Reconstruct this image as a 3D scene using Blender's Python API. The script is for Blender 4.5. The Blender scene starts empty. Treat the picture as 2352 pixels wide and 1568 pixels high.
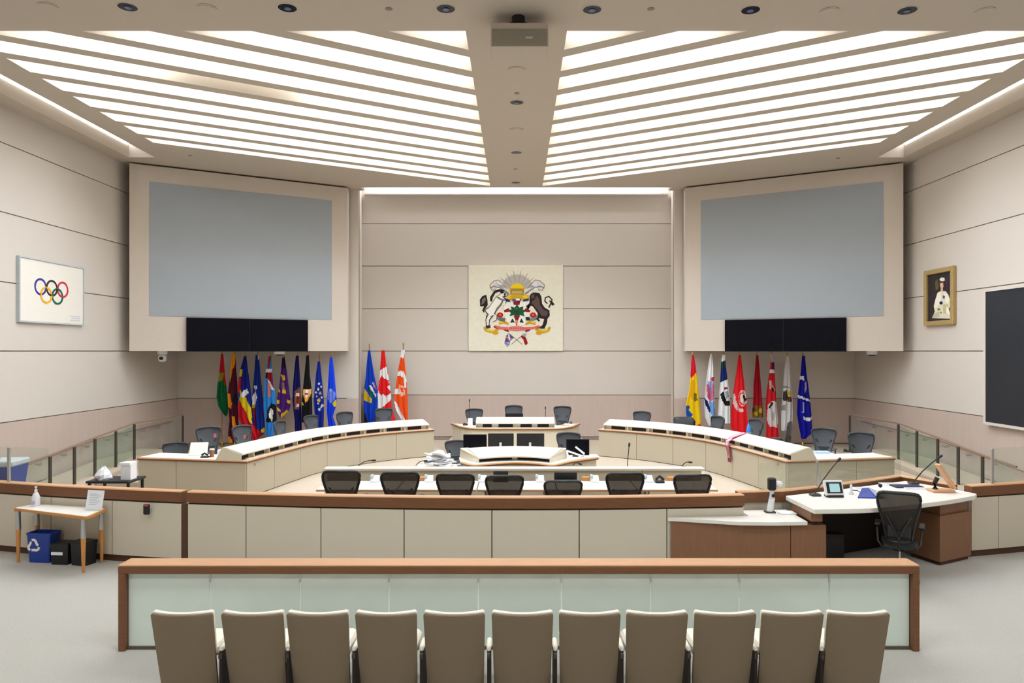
import bpy, math, random
from mathutils import Vector, Matrix
random.seed(7)
S = bpy.context.scene
COL = S.collection
PI = math.pi
# ------------------------------------------------------------------ measurement of the photograph
FOC, PX, PY, EYE = 1700.0, 1186.0, 806.0, 3.0      # focal length and principal point in pixels, eye height in metres
def onz(x, y, z):            # the point of height z seen at a pixel
    d = FOC * (EYE - z) / (y - PY)
    return Vector(((x - PX) * d / FOC, d, z))
def ond(x, y, d):            # the point at distance d seen at a pixel
    return Vector(((x - PX) * d / FOC, d, EYE - (y - PY) * d / FOC))
def lin(c):
    c = c / 255.0
    return c / 12.92 if c <= 0.04045 else ((c + 0.055) / 1.055) ** 2.4
def rgb(c):
    return (lin(c[0]), lin(c[1]), lin(c[2]), 1.0)
# ------------------------------------------------------------------ materials
def _new(name):
    m = bpy.data.materials.new(name); m.use_nodes = True
    return m, m.node_tree.nodes, m.node_tree.links, m.node_tree.nodes['Principled BSDF']
def mat(name, c, rough=0.6, metal=0.0, nscale=0.0, namt=0.0, bump=0.0, stretch=(1, 1, 1), spec=0.5, coat=0.0):
    m, N, L, b = _new(name)
    b.inputs['Base Color'].default_value = rgb(c)
    b.inputs['Roughness'].default_value = rough
    b.inputs['Metallic'].default_value = metal
    b.inputs['Specular IOR Level'].default_value = spec
    b.inputs['Coat Weight'].default_value = coat
    if nscale:
        tc = N.new('ShaderNodeTexCoord'); mp = N.new('ShaderNodeMapping'); nz = N.new('ShaderNodeTexNoise')
        mp.inputs['Scale'].default_value = stretch
        nz.inputs['Scale'].default_value = nscale; nz.inputs['Detail'].default_value = 4
        L.new(tc.outputs['Object'], mp.inputs['Vector']); L.new(mp.outputs['Vector'], nz.inputs['Vector'])
        if namt:
            r = N.new('ShaderNodeValToRGB')
            r.color_ramp.elements[0].position = 0.3; r.color_ramp.elements[1].position = 0.7
            k = rgb(c)
            r.color_ramp.elements[0].color = (k[0]*(1-namt), k[1]*(1-namt), k[2]*(1-namt), 1)
            r.color_ramp.elements[1].color = (min(1, k[0]*(1+namt)), min(1, k[1]*(1+namt)), min(1, k[2]*(1+namt)), 1)
            L.new(nz.outputs['Fac'], r.inputs['Fac']); L.new(r.outputs['Color'], b.inputs['Base Color'])
        if bump:
            bp = N.new('ShaderNodeBump'); bp.inputs['Strength'].default_value = bump; bp.inputs['Distance'].default_value = 0.01
            L.new(nz.outputs['Fac'], bp.inputs['Height']); L.new(bp.outputs['Normal'], b.inputs['Normal'])
    return m
def emit(name, c, s):
    m, N, L, b = _new(name)
    b.inputs['Base Color'].default_value = rgb(c)
    b.inputs['Emission Color'].default_value = rgb(c)
    b.inputs['Emission Strength'].default_value = s
    return m
def clear(name, tint, gloss=0.12, body=0.0, bodyc=(255, 255, 255)):
    m, N, L, b = _new(name)
    N.remove(b)
    out = N['Material Output']
    t = N.new('ShaderNodeBsdfTransparent'); t.inputs['Color'].default_value = rgb(tint)
    g = N.new('ShaderNodeBsdfGlossy'); g.inputs['Roughness'].default_value = 0.03
    w = N.new('ShaderNodeLayerWeight'); w.inputs['Blend'].default_value = 0.5
    p4 = N.new('ShaderNodeMath'); p4.operation = 'POWER'; p4.inputs[1].default_value = 4.0
    f = N.new('ShaderNodeMath'); f.operation = 'MULTIPLY_ADD'; f.inputs[1].default_value = 0.35; f.inputs[2].default_value = 0.025
    L.new(w.outputs['Facing'], p4.inputs[0]); L.new(p4.outputs[0], f.inputs[0])
    mx = N.new('ShaderNodeMixShader')
    L.new(f.outputs[0], mx.inputs[0]); L.new(t.outputs[0], mx.inputs[1]); L.new(g.outputs[0], mx.inputs[2])
    last = mx
    if body:
        d = N.new('ShaderNodeBsdfDiffuse'); d.inputs['Color'].default_value = rgb(bodyc)
        m2 = N.new('ShaderNodeMixShader'); m2.inputs[0].default_value = body
        L.new(mx.outputs[0], m2.inputs[1]); L.new(d.outputs[0], m2.inputs[2]); last = m2
    L.new(last.outputs[0], out.inputs['Surface'])
    return m
def painted(name, rough=0.7, weave=0.0):
    m, N, L, b = _new(name)
    a = N.new('ShaderNodeAttribute'); a.attribute_name = 'Col'
    L.new(a.outputs['Color'], b.inputs['Base Color'])
    b.inputs['Roughness'].default_value = rough
    b.inputs['Specular IOR Level'].default_value = 0.25
    if weave:
        nz = N.new('ShaderNodeTexNoise'); nz.inputs['Scale'].default_value = 300
        bp = N.new('ShaderNodeBump'); bp.inputs['Strength'].default_value = weave; bp.inputs['Distance'].default_value = 0.002
        tc = N.new('ShaderNodeTexCoord'); L.new(tc.outputs['Object'], nz.inputs['Vector'])
        L.new(nz.outputs['Fac'], bp.inputs['Height']); L.new(bp.outputs['Normal'], b.inputs['Normal'])
    return m
GAL = 150.0
M = dict(
    wall=mat('wall fabric panel', (212, 204, 196), 0.8, nscale=60, namt=0.02, bump=0.05, stretch=(1, 1, 1)),
    wall_low=mat('lower wall veneer', (198, 180, 170), 0.6, nscale=8, namt=0.03, stretch=(1, 1, 0.1)),
    groove=mat('wall groove', (150, 138, 126), 0.9),
    ceiling=mat('ceiling plaster', (198, 187, 173), 0.85, nscale=30, namt=0.01),
    slat=mat('baffle paint', (236, 228, 214), 0.7, nscale=20, namt=0.01),
    carpet=mat('carpet', (191, 189, 182), 0.95, nscale=55, namt=0.06, bump=0.6, spec=0.1),
    panel=mat('desk fabric panel', (211, 202, 182), 0.75, nscale=120, namt=0.02, bump=0.05),
    panel2=mat('council desk fabric panel', (188, 178, 157), 0.75, nscale=120, namt=0.02, bump=0.05),
    carpet2=mat('tan chamber carpet', (190, 176, 158), 0.95, nscale=55, namt=0.05, bump=0.6, spec=0.1),
    seam=mat('panel seam', (92, 82, 66), 0.9),
    cream=mat('cream laminate', (224, 215, 198), 0.45, nscale=12, namt=0.01),
    white=mat('white laminate', (240, 236, 228), 0.4, nscale=12, namt=0.01),
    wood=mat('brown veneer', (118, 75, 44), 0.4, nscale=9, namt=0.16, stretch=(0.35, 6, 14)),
    woodv=mat('brown veneer upright grain', (136, 95, 66), 0.5, nscale=9, namt=0.1, stretch=(9, 9, 0.4)),
    woodl=mat('light wood and lit tops', (218, 168, 126), 0.4, nscale=9, namt=0.1, stretch=(0.4, 6, 14)),  # light wood; on rail caps and desk edges it paints the lit top
    oak=mat('oak', (206, 140, 74), 0.5, nscale=9, namt=0.1, stretch=(9, 9, 0.6)),
    dwood=mat('dark wood plinth', (84, 52, 32), 0.6, nscale=9, namt=0.1, stretch=(0.4, 6, 14)),
    dark=mat('dark parts and recess shade', (40, 26, 20), 0.8, nscale=10, namt=0.1),  # dark supports; also paints shade in hood slots and knee space
    black=mat('black plastic', (22, 22, 24), 0.45, nscale=40, namt=0.1),
    screenb=mat('black display glass', (8, 9, 19), 0.25, spec=0.15, nscale=2, namt=0.1),
    bezel=mat('display bezel', (14, 14, 17), 0.4, nscale=20, namt=0.1),
    projs=mat('projection fabric', (160, 168, 176), 0.7, nscale=4, namt=0.01),
    house=mat('screen housing', (206, 195, 184), 0.75, nscale=30, namt=0.02),
    metal=mat('brushed steel', (190, 190, 190), 0.3, metal=0.9, nscale=40, namt=0.05),
    dmetal=mat('dark bronze post', (74, 70, 62), 0.4, metal=0.4, nscale=40, namt=0.05),
    rail=mat('rail bronze', (150, 126, 108), 0.4, metal=0.2, nscale=40, namt=0.05),
    gold=mat('brass', (196, 160, 84), 0.3, metal=0.8, nscale=40, namt=0.05),
    pole=mat('varnished pole', (150, 104, 60), 0.4, nscale=20, namt=0.1),
    mesh=mat('charcoal mesh', (84, 87, 93), 0.7, nscale=250, namt=0.15, bump=0.2),
    frame=mat('graphite frame', (30, 31, 33), 0.4, nscale=40, namt=0.1),
    cframe=mat('dais chair frame', (66, 68, 73), 0.5, nscale=40, namt=0.1),
    taupe=mat('taupe upholstery', (132, 116, 94), 0.85, nscale=200, namt=0.04, bump=0.15),
    cushion=mat('cream upholstery', (246, 240, 226), 0.7, nscale=200, namt=0.02, bump=0.1),
    frost=mat('frosted glass', (222, 234, 225), 0.22, nscale=5, namt=0.015, coat=0.3),
    blueb=mat('blue bin plastic', (22, 58, 150), 0.4, nscale=20, namt=0.08),
    bluef=mat('blue folder', (18, 52, 150), 0.45, nscale=20, namt=0.08),
    grey=mat('grey plastic', (190, 198, 203), 0.45, nscale=20, namt=0.04),
    mgrey=mat('mid grey housing', (148, 140, 124), 0.6, nscale=20, namt=0.04),
    paper=mat('paper', (240, 242, 246), 0.8, nscale=20, namt=0.02),
    wplas=mat('white plastic', (232, 234, 238), 0.35, nscale=20, namt=0.02),
    red=mat('red plastic', (206, 60, 60), 0.45, nscale=20, namt=0.05),
    pink=mat('pink paper', (232, 120, 120), 0.6, nscale=20, namt=0.05),
    cup=mat('brown paper cup', (150, 96, 60), 0.6, nscale=20, namt=0.05),
    lens=mat('lamp reflector', (20, 30, 52), 0.2, metal=0.6, nscale=20, namt=0.05),
    lensc=mat('lamp bulb', (88, 108, 146), 0.3, nscale=20, namt=0.05),
    doorg=mat('dark door glass', (44, 48, 54), 0.35, spec=0.25, nscale=3, namt=0.05),
    goldf=mat('gilt frame', (186, 160, 106), 0.45, metal=0.3, nscale=30, namt=0.12, bump=0.3),
    art=mat('cream emblem board', (232, 228, 210), 0.8, nscale=8, namt=0.03),
    lcd=emit('lit touch screen', (150, 190, 196), 0.5),
    lum=emit('luminous ceiling', (240, 248, 255), 8.3),
    cove2=emit('alcove tube', (244, 249, 255), 17.0),
    cove=emit('cove tube', (244, 249, 255), 22.0),
    glass=clear('clear glass', (249, 252, 250), body=0.03, bodyc=(215, 225, 220)),
    glassg=clear('green glass', (236, 244, 238), body=0.12, bodyc=(170, 186, 174)),
    net=clear('see-through mesh', (190, 186, 180), body=0.55, bodyc=(66, 60, 55)),
    flag=painted('flag cloth', 0.75, 0.2), paint=painted('paint', 0.7),
)
# ------------------------------------------------------------------ mesh builder
class MB:
    def __init__(s): s.v = []; s.f = []; s.c = []
    def add(s, vs, fs, col=None):
        n = len(s.v); s.v += [tuple(p) for p in vs]
        for f in fs: s.f.append(tuple(i + n for i in f)); s.c.append(col)
        return s
    def box(s, lo, hi, mx=None, col=None):
        x0, y0, z0 = lo; x1, y1, z1 = hi
        vs = [Vector(p) for p in ((x0,y0,z0),(x1,y0,z0),(x1,y1,z0),(x0,y1,z0),(x0,y0,z1),(x1,y0,z1),(x1,y1,z1),(x0,y1,z1))]
        if mx: vs = [mx @ p for p in vs]
        return s.add(vs, [(0,3,2,1),(4,5,6,7),(0,1,5,4),(1,2,6,5),(2,3,7,6),(3,0,4,7)], col)
    def cbox(s, c, size, mx=None, col=None):
        return s.box([c[i]-size[i]/2 for i in range(3)], [c[i]+size[i]/2 for i in range(3)], mx, col)
    def rbox(s, lo, hi, r=0.01, mx=None):          # box with chamfered edges
        x0,y0,z0 = lo; x1,y1,z1 = hi
        r = min(r, (x1-x0)/2.01, (y1-y0)/2.01, (z1-z0)/2.01)
        def ring(q, z): return [(x0+q+r,y0+q,z),(x1-q-r,y0+q,z),(x1-q,y0+q+r,z),(x1-q,y1-q-r,z),(x1-q-r,y1-q,z),(x0+q+r,y1-q,z),(x0+q,y1-q-r,z),(x0+q,y0+q+r,z)]
        rs = [ring(r*0.7, z0), ring(0, z0+r), ring(0, z1-r), ring(r*0.7, z1)]
        return s.loft(rs, mx=mx)
    def loft(s, rings, closed=True, caps=True, mx=None, col=None):
        n = len(rings[0]); vs = [Vector(p) for r in rings for p in r]
        if mx: vs = [mx @ p for p in vs]
        fs = []
        m = n if closed else n - 1
        for k in range(len(rings)-1):
            for i in range(m):
                j = (i+1) % n
                fs.append((k*n+i, k*n+j, (k+1)*n+j, (k+1)*n+i))
        if caps and closed:
            fs.append(tuple(range(n-1, -1, -1))); fs.append(tuple(range((len(rings)-1)*n, len(rings)*n)))
        return s.add(vs, fs, col)
    def prism(s, poly, z0, z1, mx=None, col=None):
        return s.loft([[(p[0],p[1],z0) for p in poly],[(p[0],p[1],z1) for p in poly]], mx=mx, col=col)
    def lathe(s, prof, c=(0,0,0), n=16, mx=None, axis='z'):
        rings = []
        for r, z in prof:
            ring = []
            for i in range(n):
                a = 2*PI*i/n; p = (r*math.cos(a), r*math.sin(a), z)
                if axis == 'y': p = (p[0], p[2], p[1])
                if axis == 'x': p = (p[2], p[0], p[1])
                ring.append((p[0]+c[0], p[1]+c[1], p[2]+c[2]))
            rings.append(ring)
        return s.loft(rings, mx=mx)
    def tube(s, pts, r, n=8, mx=None, loop=False):
        pts = [Vector(p) for p in pts]; rings = []
        rr = r if isinstance(r, (list, tuple)) else [r]*len(pts)
        for i, p in enumerate(pts):
            a = pts[i-1] if (i or loop) else p; b = pts[(i+1) % len(pts)] if (i < len(pts)-1 or loop) else p
            t = (b - a).normalized()
            u = t.cross(Vector((0,0,1)));
            if u.length < 0.05: u = t.cross(Vector((0,1,0)))
            u.normalize(); w = t.cross(u)
            if rings and False: pass
            rings.append([p + rr[i]*(math.cos(2*PI*k/n)*u + math.sin(2*PI*k/n)*w) for k in range(n)])
        if loop: rings.append(rings[0])
        return s.loft(rings, caps=not loop, mx=mx)
    def sweep(s, path, prof, closed=True):          # path: plan points; prof: (offset to the path's left, z)
        rings = []
        P = [Vector((p[0], p[1])) for p in path]
        for i, p in enumerate(P):
            t1 = (P[i]-P[i-1]).normalized() if i else None
            t2 = (P[i+1]-P[i]).normalized() if i < len(P)-1 else None
            if t1 is None: nrm = Vector((-t2.y, t2.x))
            elif t2 is None: nrm = Vector((-t1.y, t1.x))
            else:
                a = Vector((-t1.y, t1.x)); b = Vector((-t2.y, t2.x)); nrm = (a+b).normalized(); nrm = nrm / max(0.35, nrm.dot(a))
            rings.append([(p.x + nrm.x*o, p.y + nrm.y*o, z) for o, z in prof])
        return s.loft(rings)
    def mirror(s):
        s.v = [(-p[0], p[1], p[2]) for p in s.v]; return s
    def build(s, name, m, parent=None, smooth=False, bevel=0.0):
        off = Vector((0,0,0)); o = parent
        while o is not None: off += o.location; o = o.parent
        me = bpy.data.meshes.new(name)
        me.from_pydata([(p[0]-off.x, p[1]-off.y, p[2]-off.z) for p in s.v], [], s.f)
        if any(c is not None for c in s.c):
            at = me.color_attributes.new('Col', 'FLOAT_COLOR', 'CORNER')
            for p in me.polygons:
                k = rgb(s.c[p.index] or (200, 200, 200))
                for li in p.loop_indices: at.data[li].color = k
        import bmesh
        bm = bmesh.new(); bm.from_mesh(me); bmesh.ops.recalc_face_normals(bm, faces=bm.faces[:]); bm.to_mesh(me); bm.free()
        me.materials.append(M[m] if isinstance(m, str) else m)
        if smooth:
            for p in me.polygons: p.use_smooth = True
        ob = bpy.data.objects.new(name, me); COL.objects.link(ob)
        if parent is not None: ob.parent = parent
        if bevel:
            bv = ob.modifiers.new('bevel', 'BEVEL'); bv.width = bevel; bv.segments = 2; bv.limit_method = 'ANGLE'
        if smooth:
            es = ob.modifiers.new('edge', 'EDGE_SPLIT'); es.split_angle = 0.75
        return ob
def tag(o, label, cat, group=None):
    o['label'] = label; o['category'] = cat
    if group: o['group'] = group
    return o
def thing(name, label, cat, loc=(0,0,0), rz=0.0, group=None):
    o = bpy.data.objects.new(name, None); COL.objects.link(o)
    o.location = loc; o.rotation_euler = (0, 0, rz); o.empty_display_size = 0.1
    return tag(o, label, cat, group)
def single(mb, name, m, label, cat, group=None, smooth=False):
    return tag(mb.build(name, m, None, smooth), label, cat, group)
def struct(mb, name, m, parent=None, smooth=False):
    o = mb.build(name, m, parent, smooth); o['kind'] = 'structure'; return o
def copy_thing(o, label, loc, rz, group=None, zs=None):
    r = o.copy(); COL.objects.link(r); r.location = loc; r.rotation_euler = (0, 0, rz)
    r['label'] = label
    if group: r['group'] = group
    if zs: r.scale = (1, 1, zs)
    for ch in list(o.children):
        c = ch.copy(); COL.objects.link(c); c.parent = r
        for g in list(ch.children):
            d = g.copy(); COL.objects.link(d); d.parent = c
    return r
def smoothpath(pts, k=6):
    out = []
    Q = [Vector(p) for p in pts]
    for i in range(len(Q)-1):
        a = Q[i-1] if i else Q[0]*2-Q[1]; b = Q[i]; c = Q[i+1]; d = Q[i+2] if i+2 < len(Q) else Q[i+1]*2-Q[i]
        for j in range(k):
            t = j/k
            out.append(0.5*((2*b)+(c-a)*t+(2*a-5*b+4*c-d)*t*t+(3*b-a-3*c+d)*t*t*t))
    out.append(Q[-1]); return out
def arclen(path):
    L = [0]
    for i in range(1, len(path)): L.append(L[-1] + (Vector(path[i]) - Vector(path[i-1])).length)
    return L
def subpath(path, s0, s1, n=6):
    L = arclen(path); out = []
    for i in range(n+1):
        s = s0 + (s1-s0)*i/n
        k = 0
        while k < len(L)-2 and L[k+1] < s: k += 1
        t = (s-L[k])/max(1e-6, L[k+1]-L[k]); out.append(Vector(path[k]).lerp(Vector(path[k+1]), t))
    return out
ORD = ['first','second','third','fourth','fifth','sixth','seventh','eighth','ninth','tenth','eleventh','twelfth']
def line(pts, w):
    L = []; R = []
    for i, p in enumerate(pts):
        a = pts[max(0,i-1)]; b = pts[min(len(pts)-1,i+1)]
        dx, dy = b[0]-a[0], b[1]-a[1]; k = math.hypot(dx,dy) or 1
        ww = w[i] if isinstance(w, (list,tuple)) else w
        L.append((p[0]-dy/k*ww/2, p[1]+dx/k*ww/2)); R.append((p[0]+dy/k*ww/2, p[1]-dx/k*ww/2))
    return L+R[::-1]
# ------------------------------------------------------------------ camera
cd = bpy.data.cameras.new('camera'); cam = bpy.data.objects.new('camera', cd); COL.objects.link(cam)
cam.location = (0, 0, EYE); cam.rotation_euler = (PI/2, 0, 0)
cd.sensor_width = 36; cd.lens = FOC/2352*36
cd.shift_x = -(PX-1176)/2352; cd.shift_y = (PY-784)/2352
cd.clip_start = 0.05; cd.clip_end = 100
S.camera = cam
S.view_settings.view_transform = 'Standard'; S.view_settings.look = 'None'; S.view_settings.gamma = 1
S.view_settings.use_curve_mapping = False
S.view_settings.exposure = 0.0
w = bpy.data.worlds.new('world'); S.world = w; w.use_nodes = True
w.node_tree.nodes['Background'].inputs[0].default_value = (0.9, 0.95, 1, 1)
w.node_tree.nodes['Background'].inputs[1].default_value = 0.05
# ------------------------------------------------------------------ shell
XW, YB, YC, ZC = 10.6, 23.2, 25.0, 8.05
GR = [1.52, 3.0, 4.43, 5.87, 7.3]
struct(MB().box((-10.9, -4.4, -0.2), (10.9, 25.3, 0)), 'floor', 'carpet')
for sx, nm in ((-1, 'floor_dais_west'), (1, 'floor_dais_east')):
    m = MB().prism([(-10.5,19.0),(-9.35,18.6),(-9.3,16.4),(-6.9,16.2),(-6.35,17.4),(-5.9,19.2),(-4.9,20.6),(-3.2,21.9),(-3.2,22.9),(-4.7,23.1),(-10.5,23.15)], 0.001, 0.1)
    if sx > 0: m.mirror()
    struct(m, 'floor', 'carpet2')
    r = MB().add([(-10.5,14.6,0.001),(-9.35,14.6,0.001),(-9.35,18.6,0.28),(-10.5,18.6,0.28),(-9.35,18.6,0.001),(-10.5,18.6,0.001)], [(0,1,2,3),(1,4,2),(0,3,5),(2,4,5,3)])
    r.box((-10.5,18.6,0.1),(-9.35,20.6,0.28))
    if sx > 0: r.mirror()
    struct(r, 'floor', 'carpet2')
struct(MB().prism([(-2.2,22.95),(2.2,22.95),(2.2,24.9),(-2.2,24.9)], 0.001, 0.1), 'floor', 'carpet2')
struct(MB().prism([(-10.55,13.2),(-6,11.2),(0,10.3),(6,11.95),(10.55,13.2),(10.55,23.15),(5.0,23.15),(5.0,24.95),(-5.0,24.95),(-5.0,23.15),(-10.55,23.15)], 0.0, 0.004), 'floor', 'carpet2')
def gwall(name, p0, p1, ztop, holes=(), low='wall_low', inner=1):
    # wall from p0 to p1 (plan), room on its left side; panels with recessed joints
    p0 = Vector(p0); p1 = Vector(p1); L = (p1-p0).length; t = (p1-p0)/L; n = Vector((-t.y, t.x))
    mx = Matrix(((t.x, n.x, 0, p0.x), (t.y, n.y, 0, p0.y), (0, 0, 1, 0), (0, 0, 0, 1)))
    back = MB().box((0, -0.2, 0), (L, -0.03, ztop), mx)
    o = struct(back, name, 'groove')
    zs = [0.0] + [g for g in GR if g < ztop] + [ztop]
    up = MB()
    for a, b in zip(zs[1:-1], zs[2:]):
        spans = [(0, L)]
        for h0, h1, hz0, hz1 in holes:
            if hz0 < b and hz1 > a and (hz0 <= a+0.02 and hz1 >= b-0.02):
                spans = [(0, h0), (h1, L)]
        for u0, u1 in spans:
            if u1-u0 > 0.02: up.box((u0, -0.03, a+0.011), (u1, 0, b-0.011 if b < ztop else b), mx)
    q = up.build('wall_panel', 'wall', o); q['kind'] = 'structure'
    lo = MB().box((0, -0.03, 0.12), (L, 0, zs[1]-0.011), mx)
    q = lo.build('wall_panel', low, o); q['kind'] = 'structure'
    return o, mx, L
GRW = GR
gwall('wall_left', (-XW, YB+0.1), (-XW, -4.2), 8.4)
# the right wall carries a dark glazed door panel that runs out of the frame
wr = gwall('wall_right', (XW, -4.2), (XW, YB+0.1), 8.4)
struct(MB().box((-10.8,-4.4,0),(10.8,-4.2,8.4)), 'wall_back', 'wall')
gwall('wall_far', (-4.95, YB), (-10.8, YB), 8.4)
gwall('wall_far', (10.8, YB), (4.95, YB), 8.4)
gwall('wall_far', (5.3, YC), (-5.3, YC), 9.0)
for sx in (-1, 1):
    m = MB().prism([(-4.95,23.2),(-5.32,23.21),(-5.32,25.2),(-5.25,25.2)], 0, 9.0)
    for k in (m, ):
        if sx > 0: k.mirror()
        struct(k, 'wall_left' if sx < 0 else 'wall_right', 'wall')
bb = MB()
for a, b in (((-10.55,YB-0.02),(-4.85,YB)), ((4.85,YB-0.02),(10.55,YB)), ((-5.1,YC-0.02),(5.1,YC))):
    bb.box((a[0],a[1],0),(b[0],b[1],0.1))
struct(bb, 'baseboard_far', 'groove')
# ------------------------------------------------------------------ ceiling
A = math.tan(math.radians(30.5))
ZT = 8.46
ce = MB()
ce.prism([(-10.8,-4.4),(10.8,-4.4),(10.8,11.68),(-10.8,11.68)], ZC, ZT)
ce.prism([(-0.8,11.68),(0.8,11.68),(0.8,22.85),(-0.8,22.85)], ZC, ZT)
Lp = [(-9.42,11.68),(-8.8,11.68),(-8.8,17.94),(-0.8,22.65),(-0.8,22.85),(-4.79,22.85),(-4.79,23.3),(-10.8,23.3),(-10.8,11.68),(-10.1,11.68),(-10.1,19.3),(-9.42,19.3)]
ce.prism(Lp, ZC, ZT); ce.prism([(-x, y) for x, y in Lp], ZC, ZT)
ce.box((-5.3,22.85,9.0),(5.3,25.3,9.1)); ce.box((-5.3,22.7,8.46),(5.3,22.85,9.1))
ce.box((-10.8,11.6,8.56),(10.8,23.3,8.62))
struct(ce, 'ceiling', 'ceiling')
# lit diffusers above the baffles (one dead strip on the left), tubes in the wall slots
def strip(poly, z, name, m, label, cat, group=None):
    return single(MB().prism(poly, z, z+0.02), name, m, label, cat, group)
def clip(poly, x0=None, x1=None):
    out = []
    def side(p): return (p[0]-x0) if x0 is not None else (x1-p[0])
    for i in range(len(poly)):
        a, b = poly[i-1], poly[i]; sa, sb = side(a), side(b)
        if (sa >= 0) != (sb >= 0):
            t = sa/(sa-sb); out.append((a[0]+(b[0]-a[0])*t, a[1]+(b[1]-a[1])*t))
        if sb >= 0: out.append(b)
    return out
def clipy(poly, y0):
    q = clip([(p[1], p[0]) for p in poly], x0=y0); return [(p[1], p[0]) for p in q]
YK = [12.57 + 0.95*k for k in range(-9, 11)]
for sx, side in ((-1, 'left'), (1, 'right')):
    full = [(-8.8,11.68),(-0.8,11.68),(-0.8,22.65),(-8.8,17.94)]
    d = MB()
    pieces = [full]
    if sx < 0:
        pieces = [clip(full, x1=-6.4), clip(full, x0=-4.2)]
        lo = [(-6.4,11.68),(-4.2,11.68),(-4.2,16.4+A*(-3.4)),(-6.4,16.4+A*(-5.6))]
        hi = [(-6.4,17.35+A*(-5.6)),(-4.2,17.35+A*(-3.4)),(-4.2,22.65+A*(-3.4)),(-6.4,22.65+A*(-5.6))]
        pieces += [lo, hi]
    for p in pieces: d.prism([(x*(-sx), y) for x, y in p], 8.43, 8.45)
    o = single(d, 'ceiling_diffuser', 'lum', f'luminous white ceiling field above the {side} baffles', 'ceiling light', 'luminous ceiling fields')
    n = 0
    for y in YK:
        h = 0.158
        poly = [(-8.8, y-h+A*(-8.0)), (-0.8, y-h), (-0.8, y+h), (-8.8, y+h+A*(-8.0))]
        poly = clipy(poly, 11.68)
        if len(poly) < 3 or max(p[0] for p in poly)-min(p[0] for p in poly) < 0.6: continue
        n += 1
        poly = [(x*(-sx), yy) for x, yy in poly]
        sl = MB().prism(poly, ZC, 8.38).build('ceiling_baffle', 'ceiling')
        tag(sl, f'cream ceiling baffle {side} of the centre spine, ' + (ORD[n-1] if n <= 12 else f'{ORD[n-13]} after the twelfth') + ' from the front', 'baffle', f'baffles {side} of the ceiling spine')
    tb = MB().box((sx*10.1 - 0.02, 11.9, 8.385), (sx*10.1 + 0.02, 19.25, 8.43))
    single(tb, 'cove_light', 'cove', f'white linear cove light along the {side} wall slot', 'cove light', 'linear cove lights')
# light above the back alcove, with a board added below it to shade the wall
single(MB().box((-4.9, 24.55, 8.66), (4.9, 24.74, 8.72)), 'cove_light', 'cove2', 'white linear cove light above the emblem wall', 'cove light', 'linear cove lights')
single(MB().box((-5.1, 24.76, 8.24), (5.1, 24.995, 8.285)), 'cove_shade_board', 'wall', 'thin beige board added to shade the wall under the emblem cove light', 'shelf')
# glazed dark door on the right wall
dr = struct(MB().box((10.50, 11.0, 1.42), (10.598, 16.55, 4.32)), 'window_1', 'doorg')
fr = MB()
for a, b in (((10.48,16.55,1.38),(10.6,16.62,4.36)), ((10.48,11,1.36),(10.6,16.55,1.42)), ((10.48,11,4.32),(10.6,16.55,4.36))): fr.box(a, b)
q = fr.build('window_frame', 'wall', dr); q['kind'] = 'structure'
# ------------------------------------------------------------------ ceiling fittings
def downlight(x, y, label, r=0.135):
    t = thing('downlight', label, 'downlight', (x, y, ZC), 0, 'recessed downlights')
    rg = MB(); rings = []
    n = 20
    for q, z in ((r, ZC-0.004), (r*1.15, ZC-0.006), (r*1.17, ZC-0.0005), (r, ZC-0.0005)):
        rings.append([(x+q*math.cos(2*PI*i/n), y+q*math.sin(2*PI*i/n), z) for i in range(n)])
    rings.append(rings[0]); rg.loft(rings, caps=False); rg.build('trim_ring', 'ceiling', t)
    MB().lathe([(r, -0.003), (r, -0.001)], (x, y, ZC), 20).build('reflector', 'lens', t)
    MB().lathe([(0.001, -0.02), (r*0.36, -0.012), (r*0.36, -0.003)], (x, y+r*0.1, ZC), 12).build('bulb', 'lensc', t, True)
    return t
for i, px in enumerate((293, 660, 1024, 1360, 1724, 2084)):
    p = onz(px, (16,18,20,22,23,24)[i], ZC)
    downlight(p.x, p.y, f'recessed dark downlight in the front ceiling, {ORD[i]} from the left end of the row')
for i, py in enumerate((235, 350, 419)):
    p = onz(1187-i, py, ZC)
    downlight(p.x, p.y, ('recessed dark downlight on the ceiling spine nearest the projector', 'recessed dark downlight midway along the ceiling spine', 'recessed dark downlight at the far end of the ceiling spine')[i])
for i, (px, py, rr, lab) in enumerate(((110,14,.14,'flat round ceiling speaker beside the first downlight of the front row'),(475,18,.14,'flat round ceiling speaker between the first two front downlights on the left'),(1905,25,.14,'flat round ceiling speaker between the last two front downlights on the right'),(2262,25,.14,'flat round ceiling speaker at the far right of the front ceiling'),(1187,160,.17,'flat round ceiling speaker on the spine behind the projector'),(1186,298,.17,'flat round ceiling speaker on the spine between two downlights'))):
    p = onz(px, py, ZC)
    t = thing('ceiling_speaker', lab, 'speaker', p, 0, 'round ceiling speakers')
    MB().lathe([(rr, -0.012), (rr, 0)], p, 20).build('rim', 'ceiling', t)
    MB().lathe([(rr*0.8, -0.018), (rr*0.8, -0.012)], p, 20).build('grille', 'ceiling', t)
for i, (px, py, lab) in enumerate(((893,20,'small sprinkler left of the ceiling projector'),(1495,20,'small sprinkler right of the ceiling projector'),(1187,214,'small sprinkler just before the first spine downlight'),(1184,388,'small sprinkler before the last spine downlight'),(437,357,'small sprinkler above the left projection screen'),(1925,363,'small sprinkler above the right projection screen'))):
    p = onz(px, py, ZC)
    single(MB().lathe([(0.02,-0.016),(0.022,-0.01),(0.055,-0.008),(0.055,0)], p, 12), 'ceiling_sprinkler', 'mgrey', lab, 'sprinkler', 'ceiling sprinklers')
t = thing('projector', 'beige boxed projector hanging from the ceiling on a black mount', 'projector', (0.05, 11.3, 8.05))
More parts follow.
